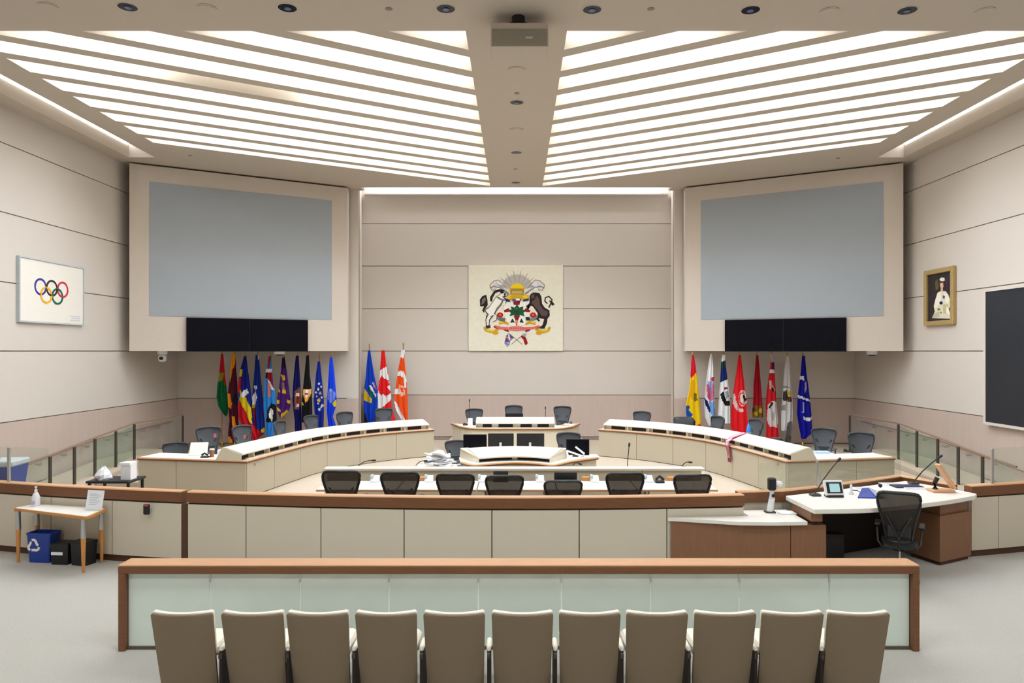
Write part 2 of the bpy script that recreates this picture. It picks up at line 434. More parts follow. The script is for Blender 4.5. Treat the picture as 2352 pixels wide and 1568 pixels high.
x0, x1 = (1127-PX)/154.5, (1260-PX)/154.5
MB().lathe([(0.19,7.90),(0.16,7.93),(0.10,7.94),(0.10,8.05)], (0.03,11.2,0), 16).build('mount', 'black', t, True)
MB().rbox((x0, 11.0, 7.52), (x1, 11.55, 7.88), 0.01).build('housing', 'ceiling', t)
MB().box((x0+0.02, 10.985, 7.53), (x1-0.02, 11.001, 7.78)).build('front_grille', 'mgrey', t)
MB().box((0.14, 10.97, 7.635), (0.24, 10.985, 7.66)).build('status_light', 'grey', t)
# ------------------------------------------------------------------ screens
for sx, side in ((-1, 'left'), (1, 'right')):
    f = lambda tt: (sx*(10.3-5.12*tt), 19.7+3.0*tt)
    mid = f(0.5)
    t = thing('projection_screen', f'pale grey projection screen in a beige angled surround {side} of the emblem wall', 'projection screen', (mid[0], mid[1], 3.0), 0, 'pair of angled projection screens')
    n = Vector((-sx*3.0, -5.12, 0)).normalized()
    h = MB().prism([f(0), f(1), (sx*5.22, 23.12), (sx*10.3, 23.12)], 3.0, 8.0)
    h.build('surround', 'house', t)
    def quad(t0, t1, z0, z1, o0, o1):
        a, b = Vector(f(t0)+(0,)), Vector(f(t1)+(0,))
        pl = [a+n*o0, b+n*o0, b+n*o1, a+n*o1]
        return MB().prism([(p.x, p.y) for p in pl], z0, z1)
    quad(0.08, 0.918, 3.95, 7.56, 0.001, 0.012).build('projection_surface', 'projs', t)
    for k, (ta, tb) in enumerate(((0.233, 0.5124), (0.5126, 0.792))):
        dsp = thing('wall_display', f'black flat display under the {side} projection screen, the one ' + ('nearer the side wall' if k == 0 else 'nearer the emblem wall'), 'display', (f((ta+tb)/2)[0]+n.x*.08, f((ta+tb)/2)[1]+n.y*.08, 2.99), 0, 'wall displays under the screens')
        quad(ta, tb, 2.985, 3.925, 0.02, 0.11).build('case', 'bezel', dsp)
        quad(ta+0.001, tb-0.001, 3.0, 3.91, 0.111, 0.116).build('glass', 'screenb', dsp)
# small devices under the screens
def ptz(p, label, r=0.09, low=True):
    t = thing('mounted_camera', label, 'camera', (p[0], p[1], 3.0))
    MB().lathe([(r, -0.1), (r*1.1, -0.06), (r*1.1, 0)], (p[0], p[1], 3.0), 16).build('base', 'wplas', t, True)
    if low:
        MB().lathe([(r*0.35, -0.30), (r*0.8, -0.27), (r*0.95, -0.2), (r*0.8, -0.12), (r*0.5, -0.1)], (p[0], p[1], 3.0), 16).build('head', 'wplas', t, True)
        MB().lathe([(0.03, -0.02), (0.05, -0.02), (0.05, 0.04)], (p[0]+0.02, p[1]-r*0.95, 2.80), 12, axis='y').build('lens', 'black', t, True)
    else:
        MB().lathe([(r*0.3, -0.135), (r*0.7, -0.125), (r*0.8, -0.1)], (p[0], p[1], 3.0), 16).build('dome', 'black', t, True)
for k, (x, y) in enumerate(((-5.6, 0.5), (0, 0.5), (5.6, 0.5), (-5.6, 5.2), (0, 5.2), (5.6, 5.2))):
    ld = bpy.data.lights.new('gallery_fill_light', 'AREA'); ld.shape = 'RECTANGLE'; ld.size = 3.4; ld.size_y = 1.6  # unseen lamps added over the gallery to brighten the foreground
    ld.energy = GAL; ld.color = (0.93, 0.97, 1.0)
    lo = bpy.data.objects.new('gallery_fill_light', ld); COL.objects.link(lo); lo.location = (x, y, 7.98)
p = ond(373, 820, 20.6); ptz(p, 'white pan-tilt camera under the left projection screen near the side wall', 0.12)
p = ond(642, 812, 22.1); ptz(p, 'small dark-bottomed dome camera among the flags on the left', 0.15, False)
p = ond(2003, 808, 20.6); ptz(p, 'small white dome camera under the right projection screen', 0.13, False)
# ------------------------------------------------------------------ audience barrier
t = thing('barrier', 'low wood-framed barrier with frosted green glass behind the front seats', 'barrier', (0.03, 7.5, 0))
xa, xb, za = -3.98, 4.03, 0.865
MB().rbox((xa, 7.39, za-0.09), (xb, 7.64, za-0.018), 0.004).build('top_rail', 'wood', t)
MB().rbox((xa, 7.392, za-0.018), (xb, 7.638, za), 0.008).build('lit_rail_cap', 'woodl', t)  # same wood as the rail, coloured lighter for overhead light
for x0, x1 in ((xa, xa+0.068), (xb-0.068, xb)):
    MB().rbox((x0, 7.391, 0), (x1, 7.639, za-0.09), 0.006).build('post', 'wood', t)
MB().box((xa+0.068, 7.44, 0.0), (xb-0.068, 7.50, 0.03)).build('sill', 'seam', t)
sx_ = [292, 487, 692, 895, 1099, 1289, 1493, 1695, 1900, 2090]
bx = [(v-PX)*7.5/1700 for v in sx_]; bx[0] = xa+0.068; bx[-1] = xb-0.068
for a, b in zip(bx, bx[1:]):
    MB().rbox((a+0.005, 7.455, 0.03), (b-0.005, 7.475, za-0.09), 0.003).build('glass_panel', 'frost', t)
for b in bx[1:-1]:
    MB().box((b-0.009, 7.446, za-0.19), (b+0.009, 7.455, za-0.09)).build('clip', 'metal', t)
# ------------------------------------------------------------------ row of theatre seats
def make_seat():
    t = thing('auditorium_seat', 'x', 'auditorium seat', (0,0,0))
    N = 14
    def sheet(off, w0, w1, zb, zt, th, rise=0.0):
        rows = []
        for v in (0,.2,.4,.6,.8,.93,.965,.98,.99,1.0):
            z = zb+(zt-zb)*v
            hw = w0+(w1-w0)*v
            rc = 0.022; dz = zt-z
            if dz < rc: hw -= rc-math.sqrt(max(0, rc*rc-(rc-dz)**2))
            ring = []
            yb = 0.20*(1-v*(zt-zb)/0.85-(zb)/0.85) - 0.0
            for i in range(N+1):
                u = -1+2*i/N; ring.append((u*hw, off+yb+0.07*u*u, z))
            for i in range(N, -1, -1):
                u = -1+2*i/N; ring.append((u*hw, off+yb+0.07*u*u+th, z))
            rows.append(ring)
        return MB().loft(rows)
    sheet(0.0, 0.24, 0.258, 0.12, 0.81, 0.025).build('back_shell', 'taupe', t, True)
    sheet(0.026, 0.238, 0.256, 0.42, 0.823, 0.04).build('back_cushion', 'cushion', t, True)
    MB().rbox((-0.23, 0.29, 0.36), (0.23, 0.68, 0.47), 0.03).build('seat', 'cushion', t)
    MB().rbox((-0.06, 0.34, 0.0), (0.06, 0.6, 0.36), 0.01).build('pedestal', 'dark', t)
    return t
seat0 = make_seat()
cxs = [416, 578, 728, 886, 1043, 1200, 1355, 1510, 1667, 1822, 1974]
for i, px in enumerate(cxs):
    x = (px-PX)*6.1/1700*1.013
    lab = ('cream and taupe auditorium seat at the left end of the front row','second auditorium seat from the left end of the front row','third auditorium seat from the left end of the front row','fourth auditorium seat from the left end of the front row','auditorium seat just left of the middle one in the front row','middle auditorium seat of the front row','auditorium seat just right of the middle one in the front row','fourth auditorium seat from the right end of the front row','third auditorium seat from the right end of the front row','second auditorium seat from the right end of the front row','cream and taupe auditorium seat at the right end of the front row')[i]
    if i == 0:
        s = seat0; s.location = (x, 6.1, 0); s['label'] = lab; s['group'] = 'front row auditorium seats'
    else: s = copy_thing(seat0, lab, (x, 6.1, 0), 0, 'front row auditorium seats')
for i in range(len(cxs)-1):
    x = ((cxs[i]+cxs[i+1])/2-PX)*6.1/1700*1.013
    t = thing('seat_armrest', f'cream armrest just right of the {ORD[i]} front row seat from the left', 'armrest', (x, 6.35, 0), 0, 'armrests between the front row seats')
    MB().rbox((x-0.02, 6.27, 0.455), (x+0.02, 6.50, 0.49), 0.01).build('arm_pad', 'cushion', t)
    MB().box((x-0.013, 6.27, 0.0), (x+0.013, 6.58, 0.455)).build('stand', 'dark', t)
    MB().lathe([(0.02, -0.012), (0.03, -0.012), (0.03, 0.012), (0.02, 0.012)], (x, 6.275, 0.42), 10, axis='x').build('hinge', 'dmetal', t)
# ------------------------------------------------------------------ front counter
ZCT = 1.042
yc = lambda x: 9.91 + x*x/52.0
def arc(x0, x1, n=24): return [(x0+(x1-x0)*i/n, yc(x0+(x1-x0)*i/n)) for i in range(n+1)]
def counter(name, label, x0, x1, seams, base=True):
    t = thing(name, label, 'counter', ((x0+x1)/2, yc((x0+x1)/2)+0.15, 0))
    p = arc(x0, x1)
    MB().sweep(p, [(0.0,ZCT-0.152),(0.0,ZCT-0.014),(0.14,ZCT-0.014),(0.14,ZCT-0.152)]).build('wood_rail', 'wood', t)
    MB().sweep(p, [(0.0,ZCT-0.014),(0.01,ZCT),(0.14,ZCT),(0.14,ZCT-0.014)]).build('lit_rail_cap', 'woodl', t)  # lighter tone paints the light falling on the rail top
    MB().sweep(p, [(0.045,ZCT-0.188),(0.045,ZCT-0.152),(0.13,ZCT-0.152),(0.13,ZCT-0.188)]).build('reveal', 'seam', t)
    MB().sweep(p, [(0.05,0.0),(0.05,0.1),(0.13,0.1),(0.13,0.0)]).build('plinth', 'dwood', t)
    MB().sweep(arc(x0+.02, x1-.02), [(0.04,0.1),(0.04,ZCT-0.188),(0.13,ZCT-0.188),(0.13,0.1)]).build('core', 'seam', t)
    for a in (x0, x1-.018): MB().sweep(arc(a, a+.018, 1), [(0.041,0.1),(0.041,ZCT-0.178),(0.13,ZCT-0.178),(0.13,0.1)]).build('end_panel', 'panel', t)
    e = sorted([x0] + list(seams) + [x1])
    for a, b in zip(e, e[1:]):
        MB().sweep(arc(a+0.007, b-0.007, 6), [(0.012,0.1),(0.012,ZCT-0.178),(0.04,ZCT-0.178),(0.04,0.1)]).build('panel', 'panel', t)
    return t
sxp = lambda px: (px-PX)/170.5
counter('front_counter', 'long curved beige counter with brown wood rail behind the barrier', -4.59, 3.11, [sxp(551), sxp(733), sxp(928), sxp(1130), sxp(1330), sxp(1533)])
lc = counter('front_counter', 'curved beige counter section behind the side table with the hand sanitizer', -10.5, -4.68, [-5.77, -6.8, -8.2])
counter('front_counter', 'curved beige counter section at the right edge beside the wooden desk pedestal', 6.62, 10.5, [7.1, 8.4])
MB().box((-4.675, 10.34, 0.0), (-4.595, 10.42, ZCT-0.178)).build('door_jamb', 'dwood', lc)
t = thing('card_reader', 'small black card reader with red light on the beige counter panel', 'card reader', (-4.98, 10.39, 0.8))
p = ond(338, 1167, 10.375)
MB().rbox((p.x-0.045, p.y-0.03, p.z-0.085), (p.x+0.045, p.y, p.z+0.06), 0.01).build('body', 'black', t)
MB().rbox((p.x-0.03, p.y-0.035, p.z+0.035), (p.x+0.03, p.y-0.0299, p.z+0.055), 0.002).build('indicator', 'red', t)
# ------------------------------------------------------------------ curved councillor desks
FR = [(-7.93,15.47),(-6.7,15.22),(-5.46,14.98)]
ARC = [(-5.46,14.98),(-5.30,15.9),(-5.12,16.85),(-4.84,18.1),(-4.40,19.05),(-3.88,19.77),(-3.26,20.4),(-2.33,21.08)]
ZD = 0.78
def dais(sx, side):
    t = thing('council_desk', f'long curved beige council desk on the {side} with a cream hood and wood edge', 'desk', (sx*5.6, 17.5, 0), 0, 'curved council desks')
    arcp = smoothpath([Vector(p) for p in ARC], 6)
    path = [Vector(p) for p in FR[:-1]] + arcp
    def b(m, name, mt, sm=False, par=None):
        if sx > 0: m.mirror()
        return m.build(name, mt, par or t, sm)
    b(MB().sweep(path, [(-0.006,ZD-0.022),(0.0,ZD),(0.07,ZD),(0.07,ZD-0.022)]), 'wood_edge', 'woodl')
    b(MB().sweep(path, [(0.006,ZD-0.055),(0.0,ZD-0.022),(0.07,ZD-0.022),(0.07,ZD-0.055)]), 'edge_shadow_band', 'wood')  # darker wood paints the shadow under the lit edge
    b(MB().sweep(path, [(0.07,ZD-0.05),(0.07,ZD-0.002),(0.74,ZD-0.002),(0.74,ZD-0.05)]), 'worktop', 'white')
    b(MB().sweep(path, [(0.05,0.0),(0.05,0.02),(0.1,0.02),(0.1,0.0)]), 'plinth', 'seam')
    b(MB().sweep(path, [(0.06,0.02),(0.06,ZD-0.055),(0.1,ZD-0.055),(0.1,0.02)]), 'panel_core', 'seam')
    L = arclen(path)[-1]
    sw = arclen([Vector(p) for p in FR])[-1]
    for s0, s1 in [(0.0, 0.9), (0.9, sw)]:
        b(MB().sweep(subpath(path, s0+0.006, s1-0.006, 2), [(0.03,0.02),(0.03,ZD-0.06),(0.06,ZD-0.06),(0.06,0.02)]), 'front_panel', 'panel2')
    k = 6
    for i in range(k):
        a0 = sw+(L-sw)*i/k; a1 = sw+(L-sw)*(i+1)/k
        b(MB().sweep(subpath(path, a0+0.006, a1-0.006, 8), [(0.03,0.02),(0.03,ZD-0.06),(0.06,ZD-0.06),(0.06,0.02)]), 'front_panel', 'panel2')
    # end panel at the far end
    hp = subpath(path, sw+0.02, L-0.12, 40)
    h = b(MB().sweep(hp, [(0.10,0.885),(0.095,0.91),(0.11,0.925),(0.46,1.035),(0.56,1.03),(0.70,ZD-0.002),(0.24,ZD-0.002),(0.24,0.885)]), 'hood', 'cream')
    e1 = hp[:2]
    for q, w in (((hp[0], hp[1]), 1), ((hp[-2], hp[-1]), -1)):
        tt = (Vector(q[1])-Vector(q[0])).normalized()
        a = (Vector(q[0])-tt*0.012) if w > 0 else Vector(q[1])
        c = Vector(q[0]) if w > 0 else (Vector(q[1])+tt*0.012)
        b(MB().sweep([a, c], [(0.12,0.78),(0.12,0.905),(0.46,1.02),(0.55,1.015),(0.69,0.78)]), 'hood_end', 'panel')
    n = 11
    Lh = L-0.12-(sw+0.02)
    for i in range(n):
        s0 = sw+0.05+Lh*i/n; s1 = s0+Lh/n*0.66
        b(MB().sweep(subpath(path, s0, s1, 4), [(0.225,ZD+0.004),(0.225,0.884),(0.24,0.884),(0.24,ZD+0.004)]), 'slot', 'dark')  # dark strips colour in the shade of the hood openings
    for i in range(n-1):
        s0 = sw+0.05+Lh*(i+0.78)/n
        b(MB().sweep(subpath(path, s0, s0+0.03, 1), [(0.15,ZD),(0.15,0.886),(0.24,0.886),(0.24,ZD)]), 'bracket', 'panel')
    return t
dais(-1, 'left'); dais(1, 'right')
for sx, side in ((-1, 'left'), (1, 'right')):
    p = ond(600 if sx < 0 else 1777, 1072, 15.1 if sx < 0 else 15.1)
    path = smoothpath([Vector(q) for q in ARC], 6); q = subpath(path, 0.35, 0.41, 1)
    m = MB().sweep(q, [(0.0,0.64),(0.0,0.68),(0.03,0.68),(0.03,0.64)])
    if sx > 0: m.mirror()
    single(m, 'floor_box', 'metal', f'small metal outlet plate on the {side} curved desk panel', 'outlet')
# centre council desk by the emblem wall
t = thing('council_desk', 'short centre council desk with cream hood under the emblem wall', 'desk', (0, 21.8, 0))
CD = [(-2.03,22.9),(-1.68,21.9),(-1.2,21.35),(0,21.3),(1.2,21.35),(1.68,21.9),(1.98,22.9)]
path = [Vector(CD[0])] + smoothpath([Vector(p) for p in CD[1:6]], 5) + [Vector(CD[6])]
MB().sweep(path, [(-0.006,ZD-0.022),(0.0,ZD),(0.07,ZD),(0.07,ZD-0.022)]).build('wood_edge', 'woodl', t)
MB().sweep(path, [(0.006,ZD-0.055),(0.0,ZD-0.022),(0.07,ZD-0.022),(0.07,ZD-0.055)]).build('edge_shadow_band', 'wood', t)  # shade below the edge, put into a darker wood tone
MB().prism([(p.x*0.965, p.y+0.07) for p in path[1:-1]]+[(1.9,22.8),(1.3,22.2),(-1.3,22.2),(-1.94,22.8)], ZD-0.045, ZD-0.003).build('worktop', 'white', t)
MB().sweep(path, [(0.05,0),(0.05,ZD-0.05),(0.1,ZD-0.05),(0.1,0)]).build('front_panel', 'panel', t)
hb = [(-1.17,21.45),(1.10,21.45)]
MB().sweep(hb, [(0.02,0.885),(0.02,0.915),(0.36,1.05),(0.46,1.05),(0.6,ZD),(0.16,ZD),(0.16,0.885)]).build('hood', 'cream', t)
for x in (-1.18, 1.10): MB().sweep([(x,21.45),(x+0.012,21.45)], [(0.03,0.78),(0.03,0.91),(0.36,1.045),(0.45,1.045),(0.59,0.78)]).build('hood_end', 'panel', t)
for x0, x1 in ((-0.98,-0.72),(-0.52,-0.1),(0.12,0.45),(0.62,0.95)):
    MB().box((x0,21.60,ZD+0.005),(x1,21.611,0.88)).build('slot', 'dark', t)  # shade inside the slots painted as dark strips
# clerks' desk in the middle
t = thing('clerk_desk', 'concave clerks desk with cream hood in the middle of the chamber', 'desk', (0, 14.9, 0))
CK = smoothpath([Vector(p) for p in ((-1.12,14.85),(-0.83,14.46),(-0.4,14.68),(0,14.80),(0.4,14.68),(0.72,14.46),(1.1,14.95),(1.72,15.5))], 6)
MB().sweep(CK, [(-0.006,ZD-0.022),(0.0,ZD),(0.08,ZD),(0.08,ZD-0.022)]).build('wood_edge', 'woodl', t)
MB().sweep(CK, [(0.006,ZD-0.055),(0.0,ZD-0.022),(0.08,ZD-0.022),(0.08,ZD-0.055)]).build('edge_shadow_band', 'wood', t)  # lower band coloured dark as the edge's own shadow
MB().prism([(-1.12,14.92)]+[(p.x, p.y+0.08) for p in CK[2:-1]]+[(1.75,15.55),(1.72,15.95),(1.05,15.8),(-1.0,15.8),(-1.2,15.5)], ZD-0.045, ZD-0.003).build('worktop', 'white', t)
MB().sweep(CK, [(0.06,0),(0.06,ZD-0.05),(0.1,ZD-0.05),(0.1,0)]).build('front_panel', 'panel', t)
HK = smoothpath([Vector(p) for p in ((-0.74,14.72),(-0.38,14.9),(0,14.98),(0.34,14.9),(0.66,14.72))], 6)
MB().sweep(HK, [(0.0,0.85),(0.0,0.875),(0.5,1.0),(0.62,1.0),(0.72,ZD),(0.16,ZD),(0.16,0.85)]).build('hood', 'cream', t)
def capm(path, i, w):
    a = Vector(path[0]) if i == 0 else Vector(path[-1]); d = (Vector(path[1])-Vector(path[0])).normalized() if i == 0 else (Vector(path[-1])-Vector(path[-2])).normalized()
    return (a-d*w, a) if i == 0 else (a, a+d*w)
# splayed hood ends
for s in (-1, 1):
    a = Vector((0.72*s-0.06 if s < 0 else 0.66, 14.72)); 
    x0 = -0.74 if s < 0 else 0.66
    e = MB().loft([[(x0,14.73,ZD),(x0,14.73,0.87),(x0*1.33,15.28,0.995),(x0*1.35,15.4,0.995),(x0*1.35,15.45,ZD)],
                   [(x0*1.12,14.80,ZD),(x0*1.05,14.78,0.86),(x0*1.55,15.28,0.985),(x0*1.57,15.4,0.985),(x0*1.6,15.45,ZD)]])
    e.build('hood_end', 'panel', t)
for a, b in ((0.04,0.48),(0.53,0.97)):
    L = arclen(HK)[-1]
    MB().sweep(subpath(HK, L*a, L*b, 6), [(0.145,ZD+0.004),(0.145,0.849),(0.16,0.849),(0.16,ZD+0.004)]).build('slot', 'dark', t)  # dark strip painted for shade under the hood lip
# cream privacy ledge in front of the clerks' desk
t = thing('low_partition', 'long low cream ledged partition between the staff tables and the clerks desk', 'partition', (0, 13.5, 0))
MB().rbox((-3.5, 13.42, 0.83), (3.42, 13.68, 0.87), 0.006).build('ledge', 'cream', t)
xs = [-3.45, -2.3, -1.15, 0.0, 1.15, 2.3, 3.38]
for a, b in zip(xs, xs[1:]): MB().box((a+0.004, 13.5, 0.0), (b-0.004, 13.56, 0.83)).build('panel', 'panel', t)
# staff tables
for i in range(5):
    w = 6.56/5; x0 = -3.26+i*w; x1 = x0+w-0.02
    t = thing('staff_table', ('white topped staff table with chrome legs at the left end of the row','second white topped staff table from the left end of the row','middle white topped staff table of the row','second white topped staff table from the right end of the row','white topped staff table with chrome legs at the right end of the row')[i], 'table', ((x0+x1)/2, 12.4, 0), 0, 'staff tables behind the front counter')
    MB().rbox((x0, 12.03, 0.715), (x1, 12.07, 0.745), 0.005).build('wood_edge', 'woodl', t)
    MB().rbox((x0, 12.07, 0.715), (x1, 12.85, 0.745), 0.004).build('tabletop', 'white', t)
    for x in (x0+0.16, x1-0.16):
        MB().lathe([(0.035,0.02),(0.035,0.55),(0.05,0.62),(0.07,0.7),(0.07,0.715)], (x,12.2,0), 12).build('leg', 'metal', t, True)
        MB().lathe([(0.03,0.02),(0.03,0.715)], (x,12.7,0), 10).build('leg', 'metal', t, True)
        MB().rbox((x-0.03,12.06,0),(x+0.03,12.8,0.03),0.01).build('foot', 'metal', t)
# ------------------------------------------------------------------ right-hand side cabinet and raised desk
t = thing('side_cabinet', 'brown wood cabinet with curved cream top and a small door knob', 'cabinet', (3.0, 10.1, 0))
fp = [(2.08,9.975),(2.52,9.88),(2.94,9.80),(3.5,9.78),(4.08,9.78)]
body = fp + [(4.08,10.2),(3.55,10.45),(3.16,10.45),(3.16,9.95),(2.5,9.99),(2.1,10.06)]
MB().prism([fp[0],fp[1],fp[2],fp[3],(3.62,9.78),(3.62,10.4),(3.17,10.4),(3.17,10.07),(2.6,10.02)], 0.0, 0.705).build('body', 'woodv', t)
d = MB().box((3.628,9.775,0.02),(4.09,9.8,0.705)).build('door', 'woodv', t)
MB().lathe([(0.012,-0.03),(0.018,-0.03),(0.018,-0.01),(0.008,-0.005),(0.008,0)], (3.66,9.775,0.16), 12, axis='y').build('knob', 'metal', d, True)
MB().box((3.63,9.8,0.0),(4.09,10.38,0.70)).build('door_case', 'woodv', t)
tp = [(2.04,9.975),(2.52,9.84),(2.94,9.72),(3.4,9.70),(3.83,9.73),(3.82,10.48),(3.16,10.42),(3.16,10.07),(2.6,10.02)]
MB().prism(tp, 0.71, 0.76).build('worktop', 'white', t, bevel=0.006)
# raised console desk
t = thing('console_desk', 'large raised desk with bulging cream top and brown wood pedestal', 'desk', (5.2, 10.6, 0))
top = [(3.86,9.60),(4.6,9.66),(5.3,9.90),(6.0,10.22),(6.52,10.52),(6.62,10.64),(6.60,10.72),(6.5,11.02),(6.14,11.70),(5.46,11.34),(4.58,10.86),(3.82,10.50)]
top = [top[0]]+smoothpath([Vector((p[0],p[1])) for p in top[0:5]],5)[1:]+[Vector(p) for p in top[5:]]
MB().prism([(p[0],p[1]) for p in top], 0.885, 0.95).build('worktop', 'white', t, bevel=0.012)
MB().box((3.87,9.72,0.762),(4.02,10.45,0.885)).build('side_panel', 'woodv', t)
MB().prism([(5.90,10.31),(6.55,10.66),(6.37,11.15),(5.74,10.86)], 0.06, 0.70).build('pedestal', 'woodv', t)
MB().prism([(5.93,10.36),(6.50,10.68),(6.35,11.1),(5.78,10.84)], 0.70, 0.885).build('pedestal_top', 'woodv', t)
MB().prism([(5.94,10.37),(6.52,10.69),(6.35,11.1),(5.78,10.84)], 0.0, 0.06).build('plinth', 'dwood', t)
MB().prism([(4.12,10.6),(5.46,11.28),(6.1,11.6),(6.08,11.64),(5.44,11.32),(4.10,10.64)], 0.0, 0.885).build('shade_back_panel', 'dark', t)  # back panel coloured dark to give the knee space its shade
MB().prism([(4.02,9.84),(5.2,9.98),(5.85,10.3),(5.82,10.34),(5.18,10.02),(4.02,9.88)], 0.84, 0.885).build('apron', 'dwood', t)
# wood rail behind the raised desk
t = thing('desk_rail', 'angled brown wood rail wall running behind the raised desk', 'partition', (5, 11.2, 0))
RP = [(3.16,10.52),(3.82,10.60),(4.6,10.97),(5.48,11.45),(6.16,11.85),(6.47,11.20),(6.51,11.08)]
MB().sweep(RP, [(0.0,0.84),(0.0,0.986),(0.12,0.986),(0.12,0.84)]).build('wood_rail', 'wood', t)
MB().sweep(RP, [(0.0,0.986),(0.01,1.0),(0.12,1.0),(0.12,0.986)]).build('lit_rail_cap', 'woodl', t)  # lit top of the rail painted as lighter wood
MB().sweep(RP, [(0.03,0.0),(0.03,0.84),(0.10,0.84),(0.10,0.0)]).build('panel', 'panel', t)
# ------------------------------------------------------------------ side table and what stands by it
t = thing('side_table', 'small white topped table with oak edge and tapered legs', 'table', (-6.9, 10.2, 0))
zt = 0.77
cr = [onz(28,1166,zt), onz(200,1187,zt), Vector((-5.80,10.51,0)), Vector((-7.05,10.82,0))]
fl, frr, br, bl = [Vector((p.x, p.y)) for p in cr]
cen = (fl+frr+br+bl)/4
def rounded(pts, r=0.06, k=4):
    out = []
    for i in range(len(pts)):
        a, b, c = Vector(pts[i-1]), Vector(pts[i]), Vector(pts[(i+1) % len(pts)])
        p, q = b+(a-b).normalized()*r, b+(c-b).normalized()*r
        for j in range(k+1):
            s = j/k; out.append((1-s)**2*p+2*s*(1-s)*b+s*s*q)
    return out
rp = rounded([fl, frr, br, bl])
MB().prism([(p.x,p.y) for p in rp], zt-0.035, zt-0.001).build('oak_edge', 'oak', t)
MB().prism([(cen.x+(p.x-cen.x)*0.95, cen.y+(p.y-cen.y)*0.93) for p in rp], zt-0.01, zt+0.002).build('tabletop', 'white', t)
for c in (fl, frr, br, bl):
    q = cen+(c-cen)*0.87
    l = MB().lathe([(0.016,0.0),(0.02,0.02),(0.032,0.45),(0.034,0.47)], (q.x,q.y,0), 14).build('leg', 'oak', t, True)
    MB().lathe([(0.034,0.47),(0.036,0.49),(0.03,zt-0.06),(0.05,zt-0.035)], (q.x,q.y,0), 14).build('collar', 'metal', l, True)
def at(x, y, z): return onz(x, y, z)
p = Vector((-6.92, 10.66, zt)); t = thing('sanitizer_bottle', 'white pump bottle of hand sanitizer on the side table', 'bottle', p)
MB().lathe([(0.05,0.001),(0.054,0.02),(0.054,0.13),(0.035,0.18),(0.018,0.20),(0.018,0.215)], p, 16).build('bottle', 'wplas', t, True)
MB().lathe([(0.02,0.21),(0.02,0.235),(0.008,0.24),(0.008,0.265),(0.017,0.265),(0.017,0.28)], p, 12).build('pump', 'white', t, True)
MB().box((p.x-0.035,p.y-0.056,0.03+p.z),(p.x+0.02,p.y-0.0525,0.08+p.z)).build('sticker', mat('lilac label',(196,170,214),0.6,nscale=20,namt=0.05), t)
p = Vector((-5.93, 10.38, zt)); t = thing('paper_notice', 'white printed notice standing upright on the side table', 'notice', p)
mx = Matrix.Translation(p+Vector((0,0,.004))) @ Matrix.Rotation(-0.18,4,'Z') @ Matrix.Rotation(-0.2,4,'X')
MB().box((-0.13,-0.004,0.004),(0.13,0.004,0.27),mx).build('sheet','paper',t)
m = MB()
for i in range(7): m.box((-0.085,-0.006,0.07+i*0.024),(0.06+0.025*((i*7)%3-1),-0.0042,0.076+i*0.024),mx,(172,176,192))
m.build('print','paint',t)
MB().box((-0.12,-0.04,0.0),(0.12,0.04,0.006),Matrix.Translation(p+Vector((0,0,.004)))@Matrix.Rotation(-0.18,4,'Z')).build('stand','glass',t)
def bin_(name, label, cat, c, w, d, h, m, taper=0.86, rz=0.0, group=None):
    t = thing(name, label, cat, (c[0], c[1], 0), 0, group)
    mx = Matrix.Translation((c[0],c[1],0)) @ Matrix.Rotation(rz,4,'Z')
    def r(s, z): return [(x*s*w/2, y*s*d/2, z) for x, y in ((-1,-.9),(-.9,-1),(.9,-1),(1,-.9),(1,.9),(.9,1),(-.9,1),(-1,.9))]
    MB().loft([r(taper,0.002), r(1.0,h-0.03), r(1.05,h-0.03), r(1.05,h), r(0.95,h), r(0.95*taper,0.03)], mx=mx).build('bin_body', m, t)
    return t, mx
p = Vector((-6.76,10.49,0))
t, mx = bin_('recycling_bin', 'blue recycling bin with white arrows under the side table', 'bin', (p.x+0.0, p.y+0.10), 0.36, 0.22, 0.42, 'blueb', 0.86, -0.12)
m = MB()
cxr, czr = -0.07, 0.24
for k in range(3):
    def pt(r, a): return (cxr+r*math.cos(a), czr+r*math.sin(a))
    a0 = PI/2+2*PI*k/3
    seg = line([pt(.085,a0+.32), pt(.088,a0-.05), pt(.075,a0-.45), pt(.056,a0-1.0), pt(.07,a0-1.5)], [.034,.034,.034,.034,.03])
    m.loft([[(q[0], -0.112, q[1]) for q in seg], [(q[0], -0.09, q[1]) for q in seg]], mx=mx)
m.build('recycling_arrows', 'white', t)
p = Vector((-6.43,10.39,0))
t, mx = bin_('storage_bin', 'low black bin with a white label beside the blue recycling bin', 'bin', (p.x+0.02, p.y+0.10), 0.27, 0.22, 0.29, 'black', 0.9, -0.1)
MB().box((-0.11,-0.115,0.14),(0.06,-0.103,0.18),mx).build('sticker','paper',t)
MB().box((-0.13,-0.11,0.292),(0.13,0.11,0.30),mx).build('lid','black',t)
p = Vector((-6.04,10.32,0))
t, mx = bin_('storage_bin', 'taller black bin under the right end of the side table', 'bin', (p.x-0.06, p.y+0.12), 0.26, 0.22, 0.32, 'black', 0.92, -0.3)
MB().box((-0.13,-0.11,0.322),(0.13,0.11,0.332),mx).build('lid','black',t)
